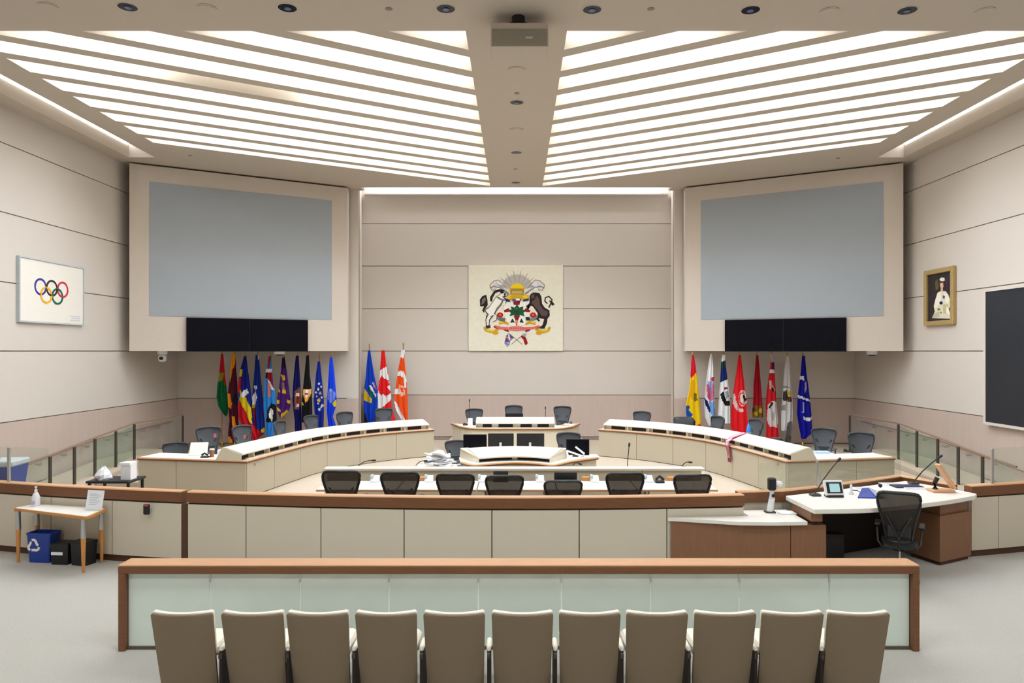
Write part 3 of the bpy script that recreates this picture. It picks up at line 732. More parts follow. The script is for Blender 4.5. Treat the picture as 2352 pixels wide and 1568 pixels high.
# things seen beyond the left counter
p = onz(30, 1104, 1.0); y0 = 11.75
t = thing('storage_tote', 'blue plastic tote with pale grey lid behind the left counter', 'tote', (-7.9, y0, 0.62))
x1 = (66-PX)*y0/1700-.3
mx = Matrix.Translation((x1-0.42, y0+0.2, 0))@Matrix.Rotation(0.12,4,'Z')
MB().loft([[(-.36,-.22,.62),(.36,-.22,.62),(.36,.22,.62),(-.36,.22,.62)],[(-.42,-.26,1.16),(.42,-.26,1.16),(.42,.26,1.16),(-.42,.26,1.16)]],mx=mx).build('tub','blueb',t)
MB().rbox((-.44,-.28,1.16),(.44,.28,1.25),.02,mx).build('lid','grey',t)
MB().rbox((-.12,-.06,1.251),(.1,.05,1.285),.01,mx).build('handle','bezel',t)
t = thing('tote_stand', 'low beige shelf unit carrying the blue tote', 'shelf', (x1-0.42, y0+0.2, 0))
MB().box((-.5,-.3,0.58),(.5,.3,0.618),mx).build('shelf','panel',t)
MB().box((-.5,-.3,0),(-.46,.3,.58),mx).build('side','panel',t); MB().box((.46,-.3,0),(.5,.3,.58),mx).build('side','panel',t)
t = thing('low_table', 'low dark table by the glass rail behind the left counter', 'table', (-7.4, 13.6, 0))
MB().rbox((-7.75,13.3,0.62),(-6.95,13.9,0.66),.01).build('tabletop','black',t)
for a in ((-7.7,13.35),(-7.0,13.35),(-7.7,13.85),(-7.0,13.85)): MB().box((a[0]-.02,a[1]-.02,0),(a[0]+.02,a[1]+.02,.62)).build('leg','black',t)
def crumple(c, sx, sy, sz, seed, n=12):
    r = random.Random(seed); rings = []
    for j in range(6):
        v = j/5; rr = [0.9,1.0,0.95,0.8,0.55,0.15][j]
        rings.append([(c[0]+sx*rr*math.cos(2*PI*i/n)*(0.8+0.4*r.random()), c[1]+sy*rr*math.sin(2*PI*i/n)*(0.8+0.4*r.random()), c[2]+sz*v*(0.85+0.3*r.random())) for i in range(n)])
    return MB().loft(rings)
single(crumple((-7.52,13.5,0.661),.14,.14,.22,3), 'plastic_bag', 'wplas', 'crumpled white plastic bag behind the left counter', 'bag')
t = thing('paper_carton', 'white open carton behind the left counter beside the glass rail', 'carton', (-7.05,13.5,.66))
MB().rbox((-7.17,13.4,.661),(-6.98,13.62,.98),.01).build('box','paper',t)
MB().box((-7.17,13.36,.94),(-6.98,13.4,.985)).build('flap','paper',t)
# ------------------------------------------------------------------ mesh-backed task chairs
def make_chair(name, label, cat, mesh, frame):
    t = thing(name, label, cat, (0,0,0)); K = 1.07
    rows = [(.50,.165),(.56,.178),(.64,.192),(.72,.212),(.80,.238),(.88,.264),(.95,.284),(1.005,.290),(1.04,.282),(1.065,.258),(1.075,.21)]
    def yb(z): return .23+(z-.5)*.20+.03*math.sin((z-.5)/.575*PI)
    def pt(u, z, hw): return (K*u*hw, K*(yb(z)-.055*u*u), K*z)
    N = 10; rr = []
    for z, hw in rows:
        ring = [pt(-1+2*i/N, z, hw*.985) for i in range(N+1)]
        ring += [(p[0], p[1]+.008, p[2]) for p in reversed(ring)]
        rr.append(ring)
    MB().loft(rr).build('back_mesh', mesh, t, True)
    loop = [pt(1, z, hw) for z, hw in rows]+[pt(.5,1.083,.2),pt(0,1.085,.2),pt(-.5,1.083,.2)]+[pt(-1, z, hw) for z, hw in reversed(rows)]+[pt(-.5,.492,.165),pt(0,.49,.165),pt(.5,.492,.165)]
    MB().tube(loop, .021*K, 8, loop=True).build('back_frame', frame, t, True)
    MB().tube([(0,.16,.40),(0,.27,.44),(0,.335,.58),(-.09,.345,.74),(-.2,.30,.90)], .016, 8).build('back_brace', frame, t, True)
    MB().tube([(0,.335,.58),(.09,.345,.74),(.2,.30,.90)], .016, 8).build('back_brace', frame, t, True)
    MB().rbox((-.17,.27,.60),(.17,.30,.74),.012).build('lumbar_pad', frame, t)
    sr = []
    for y, hw, z in ((.24,.22,.47),(.1,.26,.475),(-.1,.27,.48),(-.2,.26,.475),(-.27,.22,.455)):
        a = [(-hw*1.0, y, z+.02),(-hw*.5, y, z),(0,y,z-.006),(hw*.5,y,z),(hw,y,z+.02)]
        sr.append(a+[(p[0],p[1],p[2]-.035) for p in reversed(a)])
    MB().loft(sr).build('seat', mesh if mesh != 'net' else 'frame', t, True)
    for s in (-1, 1):
        a = MB().tube([(s*.24,.2,.44),(s*.31,.17,.5),(s*.325,.12,.66),(s*.325,.05,.685)], .017, 8).build('arm_post', frame, t, True)
        MB().rbox((s*.325-.045,-.16,.685),(s*.325+.045,.12,.715),.012).build('arm_pad', frame, a)
    MB().lathe([(.12,.39),(.1,.43),(.06,.45)], (0,0.02,0), 12).build('tilt_unit', frame, t, True)
    MB().lathe([(.03,.08),(.03,.26),(.02,.26),(.02,.40)], (0,0.02,0), 12).build('gas_column', 'metal', t, True)
    for k in range(5):
        a = 2*PI*k/5+.3; e = (.29*math.cos(a), .29*math.sin(a)+.02)
        l = MB().tube([(0,.02,.11),(e[0]*.5,.02+(e[1]-.02)*.5,.1),(e[0],e[1],.07)], [.03,.024,.018], 8).build('base_arm', frame, t, True)
        MB().lathe([(.012,-.022),(.03,-.02),(.03,.02),(.012,.022)], (e[0],e[1],.031), 12, axis='x').build('caster', 'black', l, True)
    return t
CH = make_chair('task_chair', 'x', 'chair', 'mesh', 'cframe')
CB = make_chair('task_chair', 'x', 'chair', 'net', 'frame')
used = {}
TOPZ = 1.085*1.07+.015
def put(proto, px, ytop, d, face, label, group, base=0.0, kx=None):
    # px, ytop, d: the top of the backrest; face: the plan direction the sitter faces
    kx = kx or (.86 if proto is CH else .93)
    p = ond(px, ytop, d); zs = (p.z-base)/TOPZ
    f = Vector(face).normalized(); rz = math.atan2(f.x, -f.y)
    c = Vector((p.x, p.y)) + f*.36
    if proto.name not in used:
        used[proto.name] = 1; proto.location = (c.x, c.y, base); proto.rotation_euler = (0,0,rz); proto.scale = (kx,1,zs)
        proto['label'] = label; proto['group'] = group; return proto
    r = copy_thing(proto, label, (c.x, c.y, base), rz, group); r.scale = (kx,1,zs); return r
g = 'charcoal chairs around the council desks'
for i, (px, y, d, face, lab) in enumerate((
    (404,1015,16.6,(.4,-1),'charcoal mesh chair at the low outer end of the left curved desk'),
    (478,979,17.2,(.5,-.8),'charcoal mesh chair with a pink sticker beside the leftmost bare flag pole'),
    (552,976,17.6,(.8,-.5),'charcoal mesh chair in front of the maroon and orange flag'),
    (638,966,19.2,(1,-.25),'charcoal mesh chair between the light blue flag and the purple flag'),
    (711,953,20.9,(.9,-.5),'charcoal mesh chair with a pink sticker in front of the black flag'),
    (789,945,21.2,(.75,-.7),'charcoal mesh chair beside the bright blue flag by the left pier'),
    (880,937,22.7,(.5,-.9),'charcoal mesh chair in front of the red and white maple leaf flag'),
    (1476,944,22.0,(-.5,-.9),'charcoal mesh chair nearest the centre desk behind the right curved desk'),
    (1570,957,20.6,(.3,.9),'charcoal mesh chair turned away in front of the red and yellow flag'),
    (1652,955,20.0,(-.9,-.4),'charcoal mesh chair in front of the white and navy flag'),
    (1740,962,19.2,(-.9,-.35),'charcoal mesh chair in front of the dark red flag'),
    (1817,968,18.5,(-1,.5),'charcoal mesh chair turned sideways beside the royal blue flag'),
    (1893,982,17.3,(-.5,-.8),'charcoal mesh chair second from the right end of the curved desk'),
    (1977,992,16.7,(-.3,-1),'charcoal mesh chair at the right end of the curved desk by the ramp'))):
    put(CH, px, y, d, face, lab, g, 0.1 if d > 17 else 0.0)
for px, y, d, face, lab in ((1089,938,23.3,(0.1,-1),'charcoal mesh chair left of the tall one behind the centre council desk'),(1180,930,23.4,(0,-1),'charcoal mesh chair in the middle behind the centre council desk hood'),(1292,932,23.3,(-.1,-1),'charcoal mesh chair right of the tall one behind the centre council desk')):
    put(CH, px, y, d, face, lab, g, 0.1)
put(CH, 1047, 1010, 17.2, (.35,-1), 'charcoal mesh chair behind the pile of papers on the clerks desk', g)
put(CH, 1306, 992, 17.0, (-.1,-1), 'charcoal mesh chair behind the small monitor right of the clerks desk', g)
for i, (px, y, lab) in enumerate(((782,1080,'black framed staff chair at the left end behind the front counter'),(918,1083,'second black framed staff chair from the left behind the front counter'),(1045,1087,'third black framed staff chair from the left behind the front counter'),(1159,1091,'black framed staff chair in the middle of the staff row'),(1294,1103,'low black framed staff chair third from the right in the staff row'),(1437,1085,'second black framed staff chair from the right in the staff row'),(1593,1089,'black framed staff chair with bluish reflections at the right end of the row'))):
    put(CB, px, y, 11.42, (random.uniform(-.06,.06),1), lab, 'black chairs at the staff tables')
put(CB, 2064, 1129, 9.42, (.55,1), 'black mesh office chair pulled up to the raised console desk', 'black console desk chair', 0.0, .8)
# pink stickers on two chair backs
for px, y, d, lab in ((494,1000,17.08,'small pink sticker on the chair beside the leftmost pole'),(562,1003,17.45,'small pink sticker low on the chair by the maroon flag'),(703,968,20.78,'small pink sticker on the chair in front of the black flag')):
    p = ond(px, y, d)
    single(MB().cbox(p, (.06,.004,.09)), 'sticker', 'pink', lab, 'sticker', 'pink stickers')
# ------------------------------------------------------------------ flags
def inside(p, poly):
    x, y = p; c = False; j = len(poly)-1
    for i in range(len(poly)):
        xi, yi = poly[i]; xj, yj = poly[j]
        if (yi > y) != (yj > y) and x < (xj-xi)*(y-yi)/(yj-yi)+xi: c = not c
        j = i
    return c
def ell(cx, cy, rx, ry, n=20): return [(cx+rx*math.cos(2*PI*i/n), cy+ry*math.sin(2*PI*i/n)) for i in range(n)]
def flag(label, org, sc, d, rows, base, shapes, px=None, nu=18, nv=70, tip=None, group=None, ph=0.0):
    o = lambda x, y: ond(org[0]+x/sc, org[1]+y/sc, d)
    tx = px if px is not None else (rows[0][1]+rows[0][2])/2
    ty = tip if tip is not None else rows[0][0]-35
    top = o(tx, ty)
    t = thing('flag', label, 'flag', (top.x, d+.03, 0), 0, group)
    MB().lathe([(.014,.0),(.014,top.z-.08)], (top.x, d+.03, 0), 8).build('pole', 'pole', t, True)
    MB().lathe([(.02,-.09),(.03,-.075),(.016,-.06),(.026,-.04),(.03,-.02),(.018,.0),(.002,.02)], (top.x, d+.03, top.z), 10).build('finial', 'gold', t, True)
    MB().lathe([(.10,.0),(.10,.03),(.05,.06),(.03,.12),(.015,.14)], (top.x, d+.03, 0.102), 14).build('stand', 'gold', t, True)
    y0, y1 = rows[0][0], rows[-1][0]
    def edge(y):
        for a, b in zip(rows, rows[1:]):
            if a[0] <= y <= b[0]:
                k = (y-a[0])/(b[0]-a[0]); return a[1]+(b[1]-a[1])*k, a[2]+(b[2]-a[2])*k
        return rows[-1][1], rows[-1][2]
    m = MB(); V = []; grid = []
    for j in range(nv+1):
        y = y0+(y1-y0)*j/nv; xl, xr = edge(y); row = []
        v = j/nv
        for i in range(nu+1):
            u = i/nu; x = xl+(xr-xl)*u
            p = o(x, y)
            dy = -.028-(.012+.055*min(1, v*1.6))*(math.sin(u*PI*5+ph+v*1.3)*.5+.5)-.02*math.sin(u*PI)
            V.append((p.x, p.y+dy, p.z)); row.append((x, y))
        grid.append(row)
    n = nu+1
    for j in range(nv):
        for i in range(nu):
            cx = (grid[j][i][0]+grid[j+1][i+1][0])/2; cy = (grid[j][i][1]+grid[j+1][i+1][1])/2
            col = base
            for c, poly in shapes:
                if inside((cx, cy), poly): col = c
            m.f.append((j*n+i, j*n+i+1, (j+1)*n+i+1, (j+1)*n+i)); m.c.append(col)
    m.v = V
    ob = m.build('cloth', 'flag', t, True)
    return t
LO, RO, KO = (470,780), (1560,780), (780,780)
gl = 'flags under the left screen'; gr = 'flags under the right screen'; gc = 'flags beside the left pier'
Y = (215,195,15); W = (232,232,235)
flag('red over green flag on a bare pole, leftmost of all the flags', LO, 6.533, 22.6, [(215,250,288),(500,230,312),(700,205,335),(860,195,350),(1000,225,362),(1110,300,352),(1140,325,338)], (0,98,52),
 [((200,25,40),[(240,200),(300,200),(318,480),(340,690),(300,650),(280,500),(225,490)]),((150,145,35),[(222,490),(312,500),(290,560),(270,620),(205,620)])], px=255, tip=185, group=gl)
flag('maroon flag with orange edge under the left screen', LO, 6.533, 22.5, [(215,415,472),(400,400,476),(600,385,492),(800,360,502),(1050,375,505),(1200,390,512),(1400,368,522),(1545,380,445)], (78,10,36),
 [((238,152,12),[(410,200),(475,200),(465,370),(430,450),(390,640),(390,400)]),((238,152,12),[(355,800),(390,800),(430,960),(410,1050),(365,1000)]),((238,152,12),[(412,1130),(460,1150),(492,1290),(440,1290)]),((238,152,12),[(360,1430),(410,1470),(442,1550),(380,1550)]),((22,12,48),[(430,850),(480,790),(508,850),(495,1000),(430,930)])], tip=185, group=gl, ph=1)
flag('blue flag with yellow stripe and red foot under the left screen', LO, 6.533, 22.4, [(245,597,632),(450,543,656),(700,512,692),(900,520,712),(1150,516,742),(1330,590,775),(1480,715,815),(1512,750,790)], (6,22,125),
 [(Y,[(535,440),(585,440),(570,560),(530,560)]),((192,16,32),[(530,565),(566,565),(542,790),(505,800),(505,700)]),(Y,[(540,740),(600,830),(640,880),(700,1010),(724,1270),(690,1225),(600,1010),(530,930)]),((185,14,32),[(515,920),(545,925),(600,1010),(690,1225),(724,1260),(780,1330),(830,1400),(800,1520),(740,1520),(590,1340),(510,1280)]),(W,[(538,830),(600,760),(650,738),(678,790),(620,850),(556,862)])], tip=190, group=gl, ph=2)
flag('blue and red flag with a white figure beside the yellow striped one', LO, 6.533, 22.6, [(228,770,822),(500,753,842),(700,738,862),(900,724,882),(1100,722,892),(1300,735,907),(1400,740,900),(1460,770,830)], (10,40,135),
 [(W,[(745,680),(800,690),(800,730),(780,760),(802,860),(780,960),(735,960),(725,850),(770,770)]),(Y,[(724,960),(780,960),(770,1012),(724,1012)]),((190,16,32),[(715,1010),(772,1030),(765,1200),(800,1330),(880,1380),(830,1470),(740,1470),(700,1260)]),(Y,[(872,1335),(910,1310),(905,1400),(862,1370)]),((220,222,228),[(805,225),(830,230),(822,300),(806,290)])], tip=185, group=gl, ph=.5)
flag('light blue flag with a red and white union canton under the left screen', LO, 6.533, 22.5, [(245,968,1005),(450,932,1018),(600,918,1037),(800,903,1062),(1000,900,1082),(1200,925,1088),(1300,930,1066),(1440,945,1035),(1462,975,1022)], (42,132,212),
 [((90,80,70),[(960,230),(1010,230),(1000,300),(965,290)]),((165,40,40),[(958,280),(1003,290),(978,430),(950,430)]),(W,[(925,435),(1020,435),(1010,485),(925,490)]),((150,10,20),[(945,490),(1018,480),(1045,720),(1000,650),(955,560)]),((30,40,50),[(925,490),(950,490),(955,580),(920,580)]),(W,[(955,590),(1000,640),(1055,760),(1010,740)]),((222,110,100),[(960,640),(988,640),(1002,860),(968,850)]),((14,15,26),[(1010,935),(1085,985),(1090,1225),(1000,1232),(930,1240),(948,1080)]),(W,[(1000,1030),(1045,1040),(1040,1180),(1020,1235),(978,1130)])], tip=185, group=gl, ph=1.5)
yy = (222,186,45)
flag('short purple flag with yellow fringe and crest', LO, 6.533, 22.6, [(265,1170,1207),(450,1153,1237),(700,1128,1267),(900,1098,1292),(1000,1095,1292),(1080,1110,1260),(1160,1145,1180)], (72,26,112),
 [((40,10,60),[(1160,260),(1210,260),(1225,420),(1165,430)]),(yy,[(1152,525),(1205,530),(1218,600),(1178,618)]),((150,110,110),[(1160,640),(1202,640),(1212,740),(1165,735)]),(yy,[(1178,740),(1232,750),(1232,812),(1178,800)]),(yy,[(1105,720),(1140,740),(1140,785),(1110,770)]),(yy,[(1090,890),(1135,915),(1125,962),(1090,945)]),(yy,[(1248,895),(1295,908),(1290,955),(1248,945)]),(yy,[(1090,995),(1155,1060),(1145,1090),(1090,1040)]),(yy,[(1145,1125),(1250,1045),(1262,1085),(1165,1165)])], tip=200, group=gl, ph=.2)
flag('dark navy flag with a small red and white crest', LO, 6.533, 22.5, [(238,1375,1416),(500,1348,1432),(700,1333,1445),(900,1328,1455),(1050,1340,1460),(1200,1360,1465),(1385,1362,1468)], (10,11,92),
 [((132,80,62),[(1362,770),(1450,700),(1452,900),(1430,1042),(1345,1042),(1358,880)]),(W,[(1388,790),(1432,800),(1430,850),(1378,850)]),((152,26,32),[(1388,852),(1432,852),(1422,942),(1388,942)]),(W,[(1386,950),(1432,960),(1422,1012),(1386,1012)])], tip=190, group=gl, ph=2.2)
flag('black flag with an orange edged shield', LO, 6.533, 22.4, [(235,1530,1572),(500,1508,1582),(700,1490,1606),(900,1470,1617),(1120,1468,1622),(1240,1470,1622)], (16,15,19),
 [((242,172,62),[(1492,738),(1606,738),(1600,835),(1530,945),(1488,845)]),(W,[(1504,755),(1585,755),(1575,822),(1527,875),(1502,822)]),((205,30,50),[(1510,788),(1560,788),(1556,822),(1514,822)]),(Y,[(1460,930),(1486,940),(1492,982),(1464,970)])], tip=190, group=gl, ph=.9)
dots = [(1725,655,16),(1755,700,16),(1710,740,18),(1680,790,15),(1745,800,22),(1690,850,16),(1765,860,16),(1705,905,16),(1730,905,22),(1712,955,14),(1775,985,18),(1755,1010,16),(1732,1040,18)]
flag('blue flag scattered with white and gold stars', LO, 6.533, 22.6, [(325,1702,1738),(500,1678,1757),(700,1662,1777),(900,1648,1792),(1100,1662,1794),(1340,1668,1787)], (10,38,145),
 [(((224,182,60) if i in (4,8) else (210,214,226)), ell(x,y,r,r*1.1,10)) for i,(x,y,r) in enumerate(dots)], tip=205, group=gl, ph=.4, nu=26)
flag('bright blue flag with a pale globe and yellow corner by the left pier', LO, 6.533, 22.5, [(262,1884,1922),(500,1868,1952),(700,1857,1968),(900,1847,1987),(1000,1843,1980),(1060,1843,1955),(1150,1850,1930),(1325,1868,1990)], (10,64,224),
 [((105,135,228),[(1868,740),(1920,735),(1972,800),(1955,900),(1905,955),(1850,885)]),((150,172,232),ell(1895,760,26,22)),(Y,[(1918,962),(1975,895),(1990,1005),(1960,1002)])], tip=195, group=gl, ph=1.8)
flag('blue provincial flag with a shield of green hills and yellow wheat', KO, 7.128, 24.4, [(175,468,505),(400,448,542),(600,433,575),(800,410,622),(1000,400,645),(1150,405,635),(1320,470,570),(1420,480,560)], (2,62,195),
 [((202,172,32),[(405,780),(450,850),(545,990),(522,1035),(400,985)]),((0,92,62),[(452,755),(492,760),(592,960),(570,982),(530,932)]),(W,[(482,738),(522,740),(612,912),(592,932)]),(W,[(528,680),(562,700),(602,792),(570,782)]),((205,72,52),[(555,665),(585,720),(612,812),(596,812)]),((232,222,160),[(612,850),(640,880),(650,1130),(628,1130),(634,1000)])], tip=70, group=gc)
flag('red and white flag with a red maple leaf', KO, 7.128, 24.4, [(175,690,742),(400,673,767),(600,662,803),(800,643,833),(900,638,846),(1100,640,852),(1250,660,900),(1420,680,960)], (226,26,32),
 [(W,[(660,505),(765,440),(805,620),(850,900),(850,975),(700,1112),(630,1112),(640,900),(655,600)]),((226,26,32),[(700,575),(737,640),(805,650),(820,740),(792,770),(850,870),(785,908),(772,932),(720,888),(680,908),(650,850),(640,760),(665,640)])], tip=165, group=gc, ph=1)
flag('orange flag with white arcs and a pale emblem', KO, 7.128, 24.4, [(165,1012,1072),(300,998,1062),(500,963,1082),(700,933,1102),(900,902,1112),(1100,905,1122),(1300,1020,1122),(1400,1040,1120)], (236,82,22),
 [(W,[(1005,150),(1080,150),(1052,300),(1000,292)]),(W,[(940,540),(1000,500),(1060,530),(1100,650),(1092,790),(1070,790),(1050,622),(1000,592),(940,592)]),(W,[(910,795),(972,808),(992,882),(905,892)]),((240,190,170),[(980,735),(1062,760),(1084,890),(1022,932),(960,822)]),((236,82,22),[(1000,770),(1045,780),(1050,850),(1010,860)]),(W,[(895,975),(950,1060),(1085,1315),(1030,1330),(925,1125)])], tip=50, group=gc, ph=.6)
flag('yellow flag with red top and blue hem, leftmost under the right screen', RO, 6.533, 22.5, [(230,185,217),(450,168,252),(600,158,267),(800,133,287),(950,92,302),(1100,90,318),(1200,115,322),(1310,150,328)], (237,197,8),
 [((205,20,40),[(175,220),(225,220),(258,480),(165,585),(160,450)]),((25,82,172),[(80,980),(155,988),(140,1052),(192,1110),(150,1195),(85,1150)]),((14,18,70),[(110,1200),(232,1208),(232,1275),(140,1310)]),((217,152,12),[(190,600),(222,600),(202,900),(168,900)]),((120,112,32),[(208,800),(252,800),(262,900),(220,935)]),((200,22,30),[(250,1285),(312,1252),(330,1312),(240,1312)])], tip=195, group=gr)
flag('white flag with a red cross and navy stripe under the right screen', RO, 6.533, 22.6, [(205,463,487),(400,428,512),(600,398,518),(800,376,523),(950,360,533),(1150,375,533),(1285,430,475)], (228,228,231),
 [((152,162,222),[(425,620),(500,640),(522,800),(480,905),(415,862)]),((196,40,80),[(470,570),(518,558),(512,620),(480,632)]),((192,60,95),[(412,668),(440,680),(452,905),(418,882)]),((202,120,152),[(490,660),(518,680),(512,900),(440,932)]),((14,24,92),[(362,865),(410,908),(475,1082),(438,1085),(385,962)]),((112,172,236),[(440,932),(524,918),(534,1152),(490,1162),(460,1062)])], tip=195, group=gr, ph=.7)
flag('green, navy and white flag with a black emblem', RO, 6.533, 22.4, [(225,640,692),(350,622,692),(600,606,722),(800,587,745),(1000,577,758),(1140,567,757),(1250,570,757)], (226,228,230),
 [((6,58,62),[(615,340),(692,300),(698,425),(612,455)]),((10,35,102),[(606,445),(704,400),(722,590),(602,642)]),((150,150,172),[(680,780),(732,760),(744,850),(700,882)]),((20,20,26),[(610,812),(660,758),(672,830),(702,918),(756,918),(756,992),(690,992),(628,902)]),((140,30,52),[(660,720),(722,700),(722,730),(680,752)])], tip=190, group=gr, ph=1.4)
flag('bright red flag with a white ring and crescent', RO, 6.533, 22.5, [(230,885,922),(450,853,947),(700,817,977),(900,787,1003),(1100,768,1014),(1300,765,1030),(1420,800,1030)], (228,26,36),
 [((228,190,190),[(795,795),(830,810),(842,930),(902,1032),(962,1040),(932,1085),(858,1062),(795,960)]),((230,205,200),ell(945,875,68,122)),((228,26,36),ell(940,878,52,98)),((230,205,200),ell(945,878,40,80)),((20,16,18),[(938,820),(972,828),(1004,902),(972,935),(944,872)])], tip=190, group=gr, ph=2.1)
flag('dark red flag with a fringed brown hem', RO, 6.533, 22.7, [(230,1150,1182),(500,1123,1207),(700,1102,1222),(950,1095,1240),(1050,1082,1250),(1160,1085,1255)], (166,6,32),
 [((118,88,32),[(1080,985),(1260,985),(1260,1170),(1080,1170)]),((200,160,40),[(1190,1030),(1240,1030),(1230,1090),(1180,1100)]),((60,40,30),[(1085,1020),(1120,1010),(1130,1070),(1085,1080)]),((190,150,40),[(1120,1080),(1160,1070),(1165,1130),(1125,1140)])], tip=195, group=gr, ph=.1)
flag('red ensign with a white animal shape and red hem', RO, 6.533, 22.5, [(210,1368,1417),(400,1358,1424),(600,1326,1434),(800,1297,1448),(1000,1282,1454),(1200,1292,1478),(1320,1295,1478),(1480,1285,1492)], (204,26,36),
 [((192,172,182),[(1360,200),(1420,200),(1420,345),(1370,335)]),((50,30,92),[(1380,340),(1414,340),(1412,462),(1385,452)]),(W,[(1330,438),(1425,458),(1432,502),(1345,492)]),((202,172,162),[(1338,600),(1372,618),(1434,782),(1400,772),(1350,742)]),((30,24,28),[(1368,720),(1400,720),(1412,772),(1380,772)]),((208,202,202),[(1328,960),(1400,908),(1455,940),(1482,1100),(1470,1312),(1345,1300),(1300,1180)]),((24,22,24),[(1326,1002),(1370,940),(1412,948),(1380,992),(1338,1024)]),((170,165,165),[(1380,1080),(1410,1070),(1420,1200),(1390,1210)])], tip=195, group=gr, ph=1.1)
flag('white flag with a small yellow and black crest', RO, 6.533, 22.6, [(245,1605,1642),(450,1568,1663),(700,1546,1678),(900,1527,1693),(1100,1512,1698),(1250,1516,1690),(1360,1520,1640)], (218,218,219),
 [((150,150,150),[(1545,695),(1640,700),(1640,730),(1550,725)]),((58,58,60),[(1558,770),(1600,758),(1622,830),(1602,925),(1545,902)]),((232,182,42),[(1608,778),(1664,778),(1672,832),(1620,842)]),((110,60,40),[(1608,850),(1674,850),(1684,922),(1620,932)]),((150,150,152),[(1522,1000),(1582,958),(1575,1062),(1515,1062)])], tip=195, group=gr, ph=1.7)
bl = (120,122,196)
flag('royal blue flag with white curved lines, rightmost of all the flags', RO, 6.533, 22.4, [(240,1836,1882),(500,1812,1903),(700,1782,1932),(900,1757,1957),(1100,1747,1977),(1300,1780,1988),(1400,1800,1990),(1482,1812,1890)], (10,12,155),
 [(W,[(1795,540),(1852,540),(1875,622),(1842,602),(1790,592)]),(W,[(1755,818),(1850,860),(1962,900),(1962,932),(1850,892),(1750,862)]),(W,[(1842,1148),(1900,1170),(1985,1148),(1982,1202),(1900,1214),(1848,1192)]),((160,162,212),[(1870,640),(1892,630),(1898,760),(1870,802)]),((160,162,212),[(1830,930),(1862,940),(1866,1092),(1830,1092)])], tip=195, group=gr, ph=.3)
# black loudspeaker beside the blue flag
p0 = ond(828, 972, 24.7)
t = thing('loudspeaker', 'black floor loudspeaker in the corner behind the blue provincial flag', 'loudspeaker', (-4.86, 24.6, 0))
MB().rbox((-5.08,24.72,0.0),(-4.75,24.95,1.24),.01).build('cabinet','black',t)
MB().rbox((-5.05,24.70,.1),(-4.78,24.72,1.2),.005).build('grille','bezel',t)
# ------------------------------------------------------------------ pictures and emblem
def relief(name, par, T, shapes, th0=0.004, step=0.0012):
    # shapes: (colour, [(u, v)...]); T maps (u, v, height above the board) to the room
    m = MB()
    for i, (c, poly) in enumerate(shapes):
        h = th0+step*i
        m.loft([[T(u, v, 0.0) for u, v in poly], [T(u, v, h) for u, v in poly]], col=c)
    return m.build(name, 'paint', par)
# emblem board on the far wall
t = thing('emblem_picture', 'square cream board with a coat of arms on the far wall', 'coat of arms', (0, 24.95, 2.98))
s = 1700/24.93
bx0, bx1, bz0, bz1 = (1076-PX)/s, (1293-PX)/s, EYE-(806-PY)/s, EYE-(610-PY)/s
MB().rbox((bx0, 24.93, bz0), (bx1, 24.998, bz1), .012).build('board', 'art', t)
E = lambda x, y, h: (((1040+x/6.533)-PX)/s, 24.93-h, EYE-((590+y/6.533)-PY)/s)
def ring(cx, cy, r0, r1, a0, a1, n=14):
    return [(cx+r1*math.cos(a0+(a1-a0)*i/n), cy-r1*math.sin(a0+(a1-a0)*i/n)) for i in range(n+1)]+[(cx+r0*math.cos(a1-(a1-a0)*i/n), cy-r0*math.sin(a1-(a1-a0)*i/n)) for i in range(n+1)]
G=(176,170,164); Gd=(150,143,138); K=(38,30,30); WH=(240,238,230); YL=(236,200,20); OC=(206,160,30); RD=(150,14,28); GN=(22,84,44); BR=(92,72,70); NV=(24,40,96)
rays = []
for i in range(15):
    a = PI*(0.11+0.78*i/14); c, q = math.cos(a), math.sin(a)
    r1 = 340 if i % 2 == 0 else 290
    rays.append((G if i % 2 == 0 else (190,186,178), [(965+150*math.cos(a-.05), 520-150*math.sin(a-.05)), (965+240*math.cos(a-.05), 520-240*math.sin(a-.05)), (965+r1*c, 520-r1*q), (965+240*math.cos(a+.05), 520-240*math.sin(a+.05)), (965+150*math.cos(a+.05), 520-150*math.sin(a+.05))]))
relief('sunburst', t, E, [((186,178,172), ring(965,520,100,255,.33,PI-.33))]+rays)
cr = []
for f in (1, -1):
    X = lambda x: 965+f*(x-965)
    cr += [((176,178,190), line([(X(840),545),(X(760),490),(X(700),440),(X(640),400)],[26,32,40,46])),
           (Gd, line([(X(810),470),(X(750),400),(X(690),345),(X(620),360),(X(555),420),(X(565),470)],14)),
           ((206,208,216), ell(X(650),435,58,40)), (WH, ell(X(690),480,36,24)), ((196,198,210), line([(X(800),530),(X(720),470)],22))]
for f in (1, -1):
    X = lambda x: 965+f*(x-965)
    cr += [(K, line([(X(845),560),(X(770),505),(X(700),460),(X(610),440),(X(560),470)],7)), ((224,226,234), ell(X(700),410,44,22)), (Gd, line([(X(560),440),(X(590),500),(X(650),490)],12))]
cr += [(OC, ell(965,500,112,100)), (YL, [(965+98*math.cos(PI*i/16), 470-72*math.sin(PI*i/16)) for i in range(17)]), ((160,134,60), [(872,480),(1058,480),(1068,560),(862,560)]), ((190,170,110), [(890,510),(1040,510),(1045,550),(885,550)]),
       (OC, [(800,580),(1135,570),(1140,620),(1060,640),(965,610),(870,645),(815,630)]), (YL, ell(840,608,34,20)), (YL, ell(1090,600,38,20)),
       (NV, [(765,615),(850,645),(870,670),(800,668)]), (NV, [(1150,620),(1060,640),(1045,665),(1130,655)]), ((60,70,120), [(890,640),(1030,630),(1020,660),(905,665)]), (WH, [(940,625),(1000,620),(1010,650),(950,655)])]
relief('crest', t, E, cr)
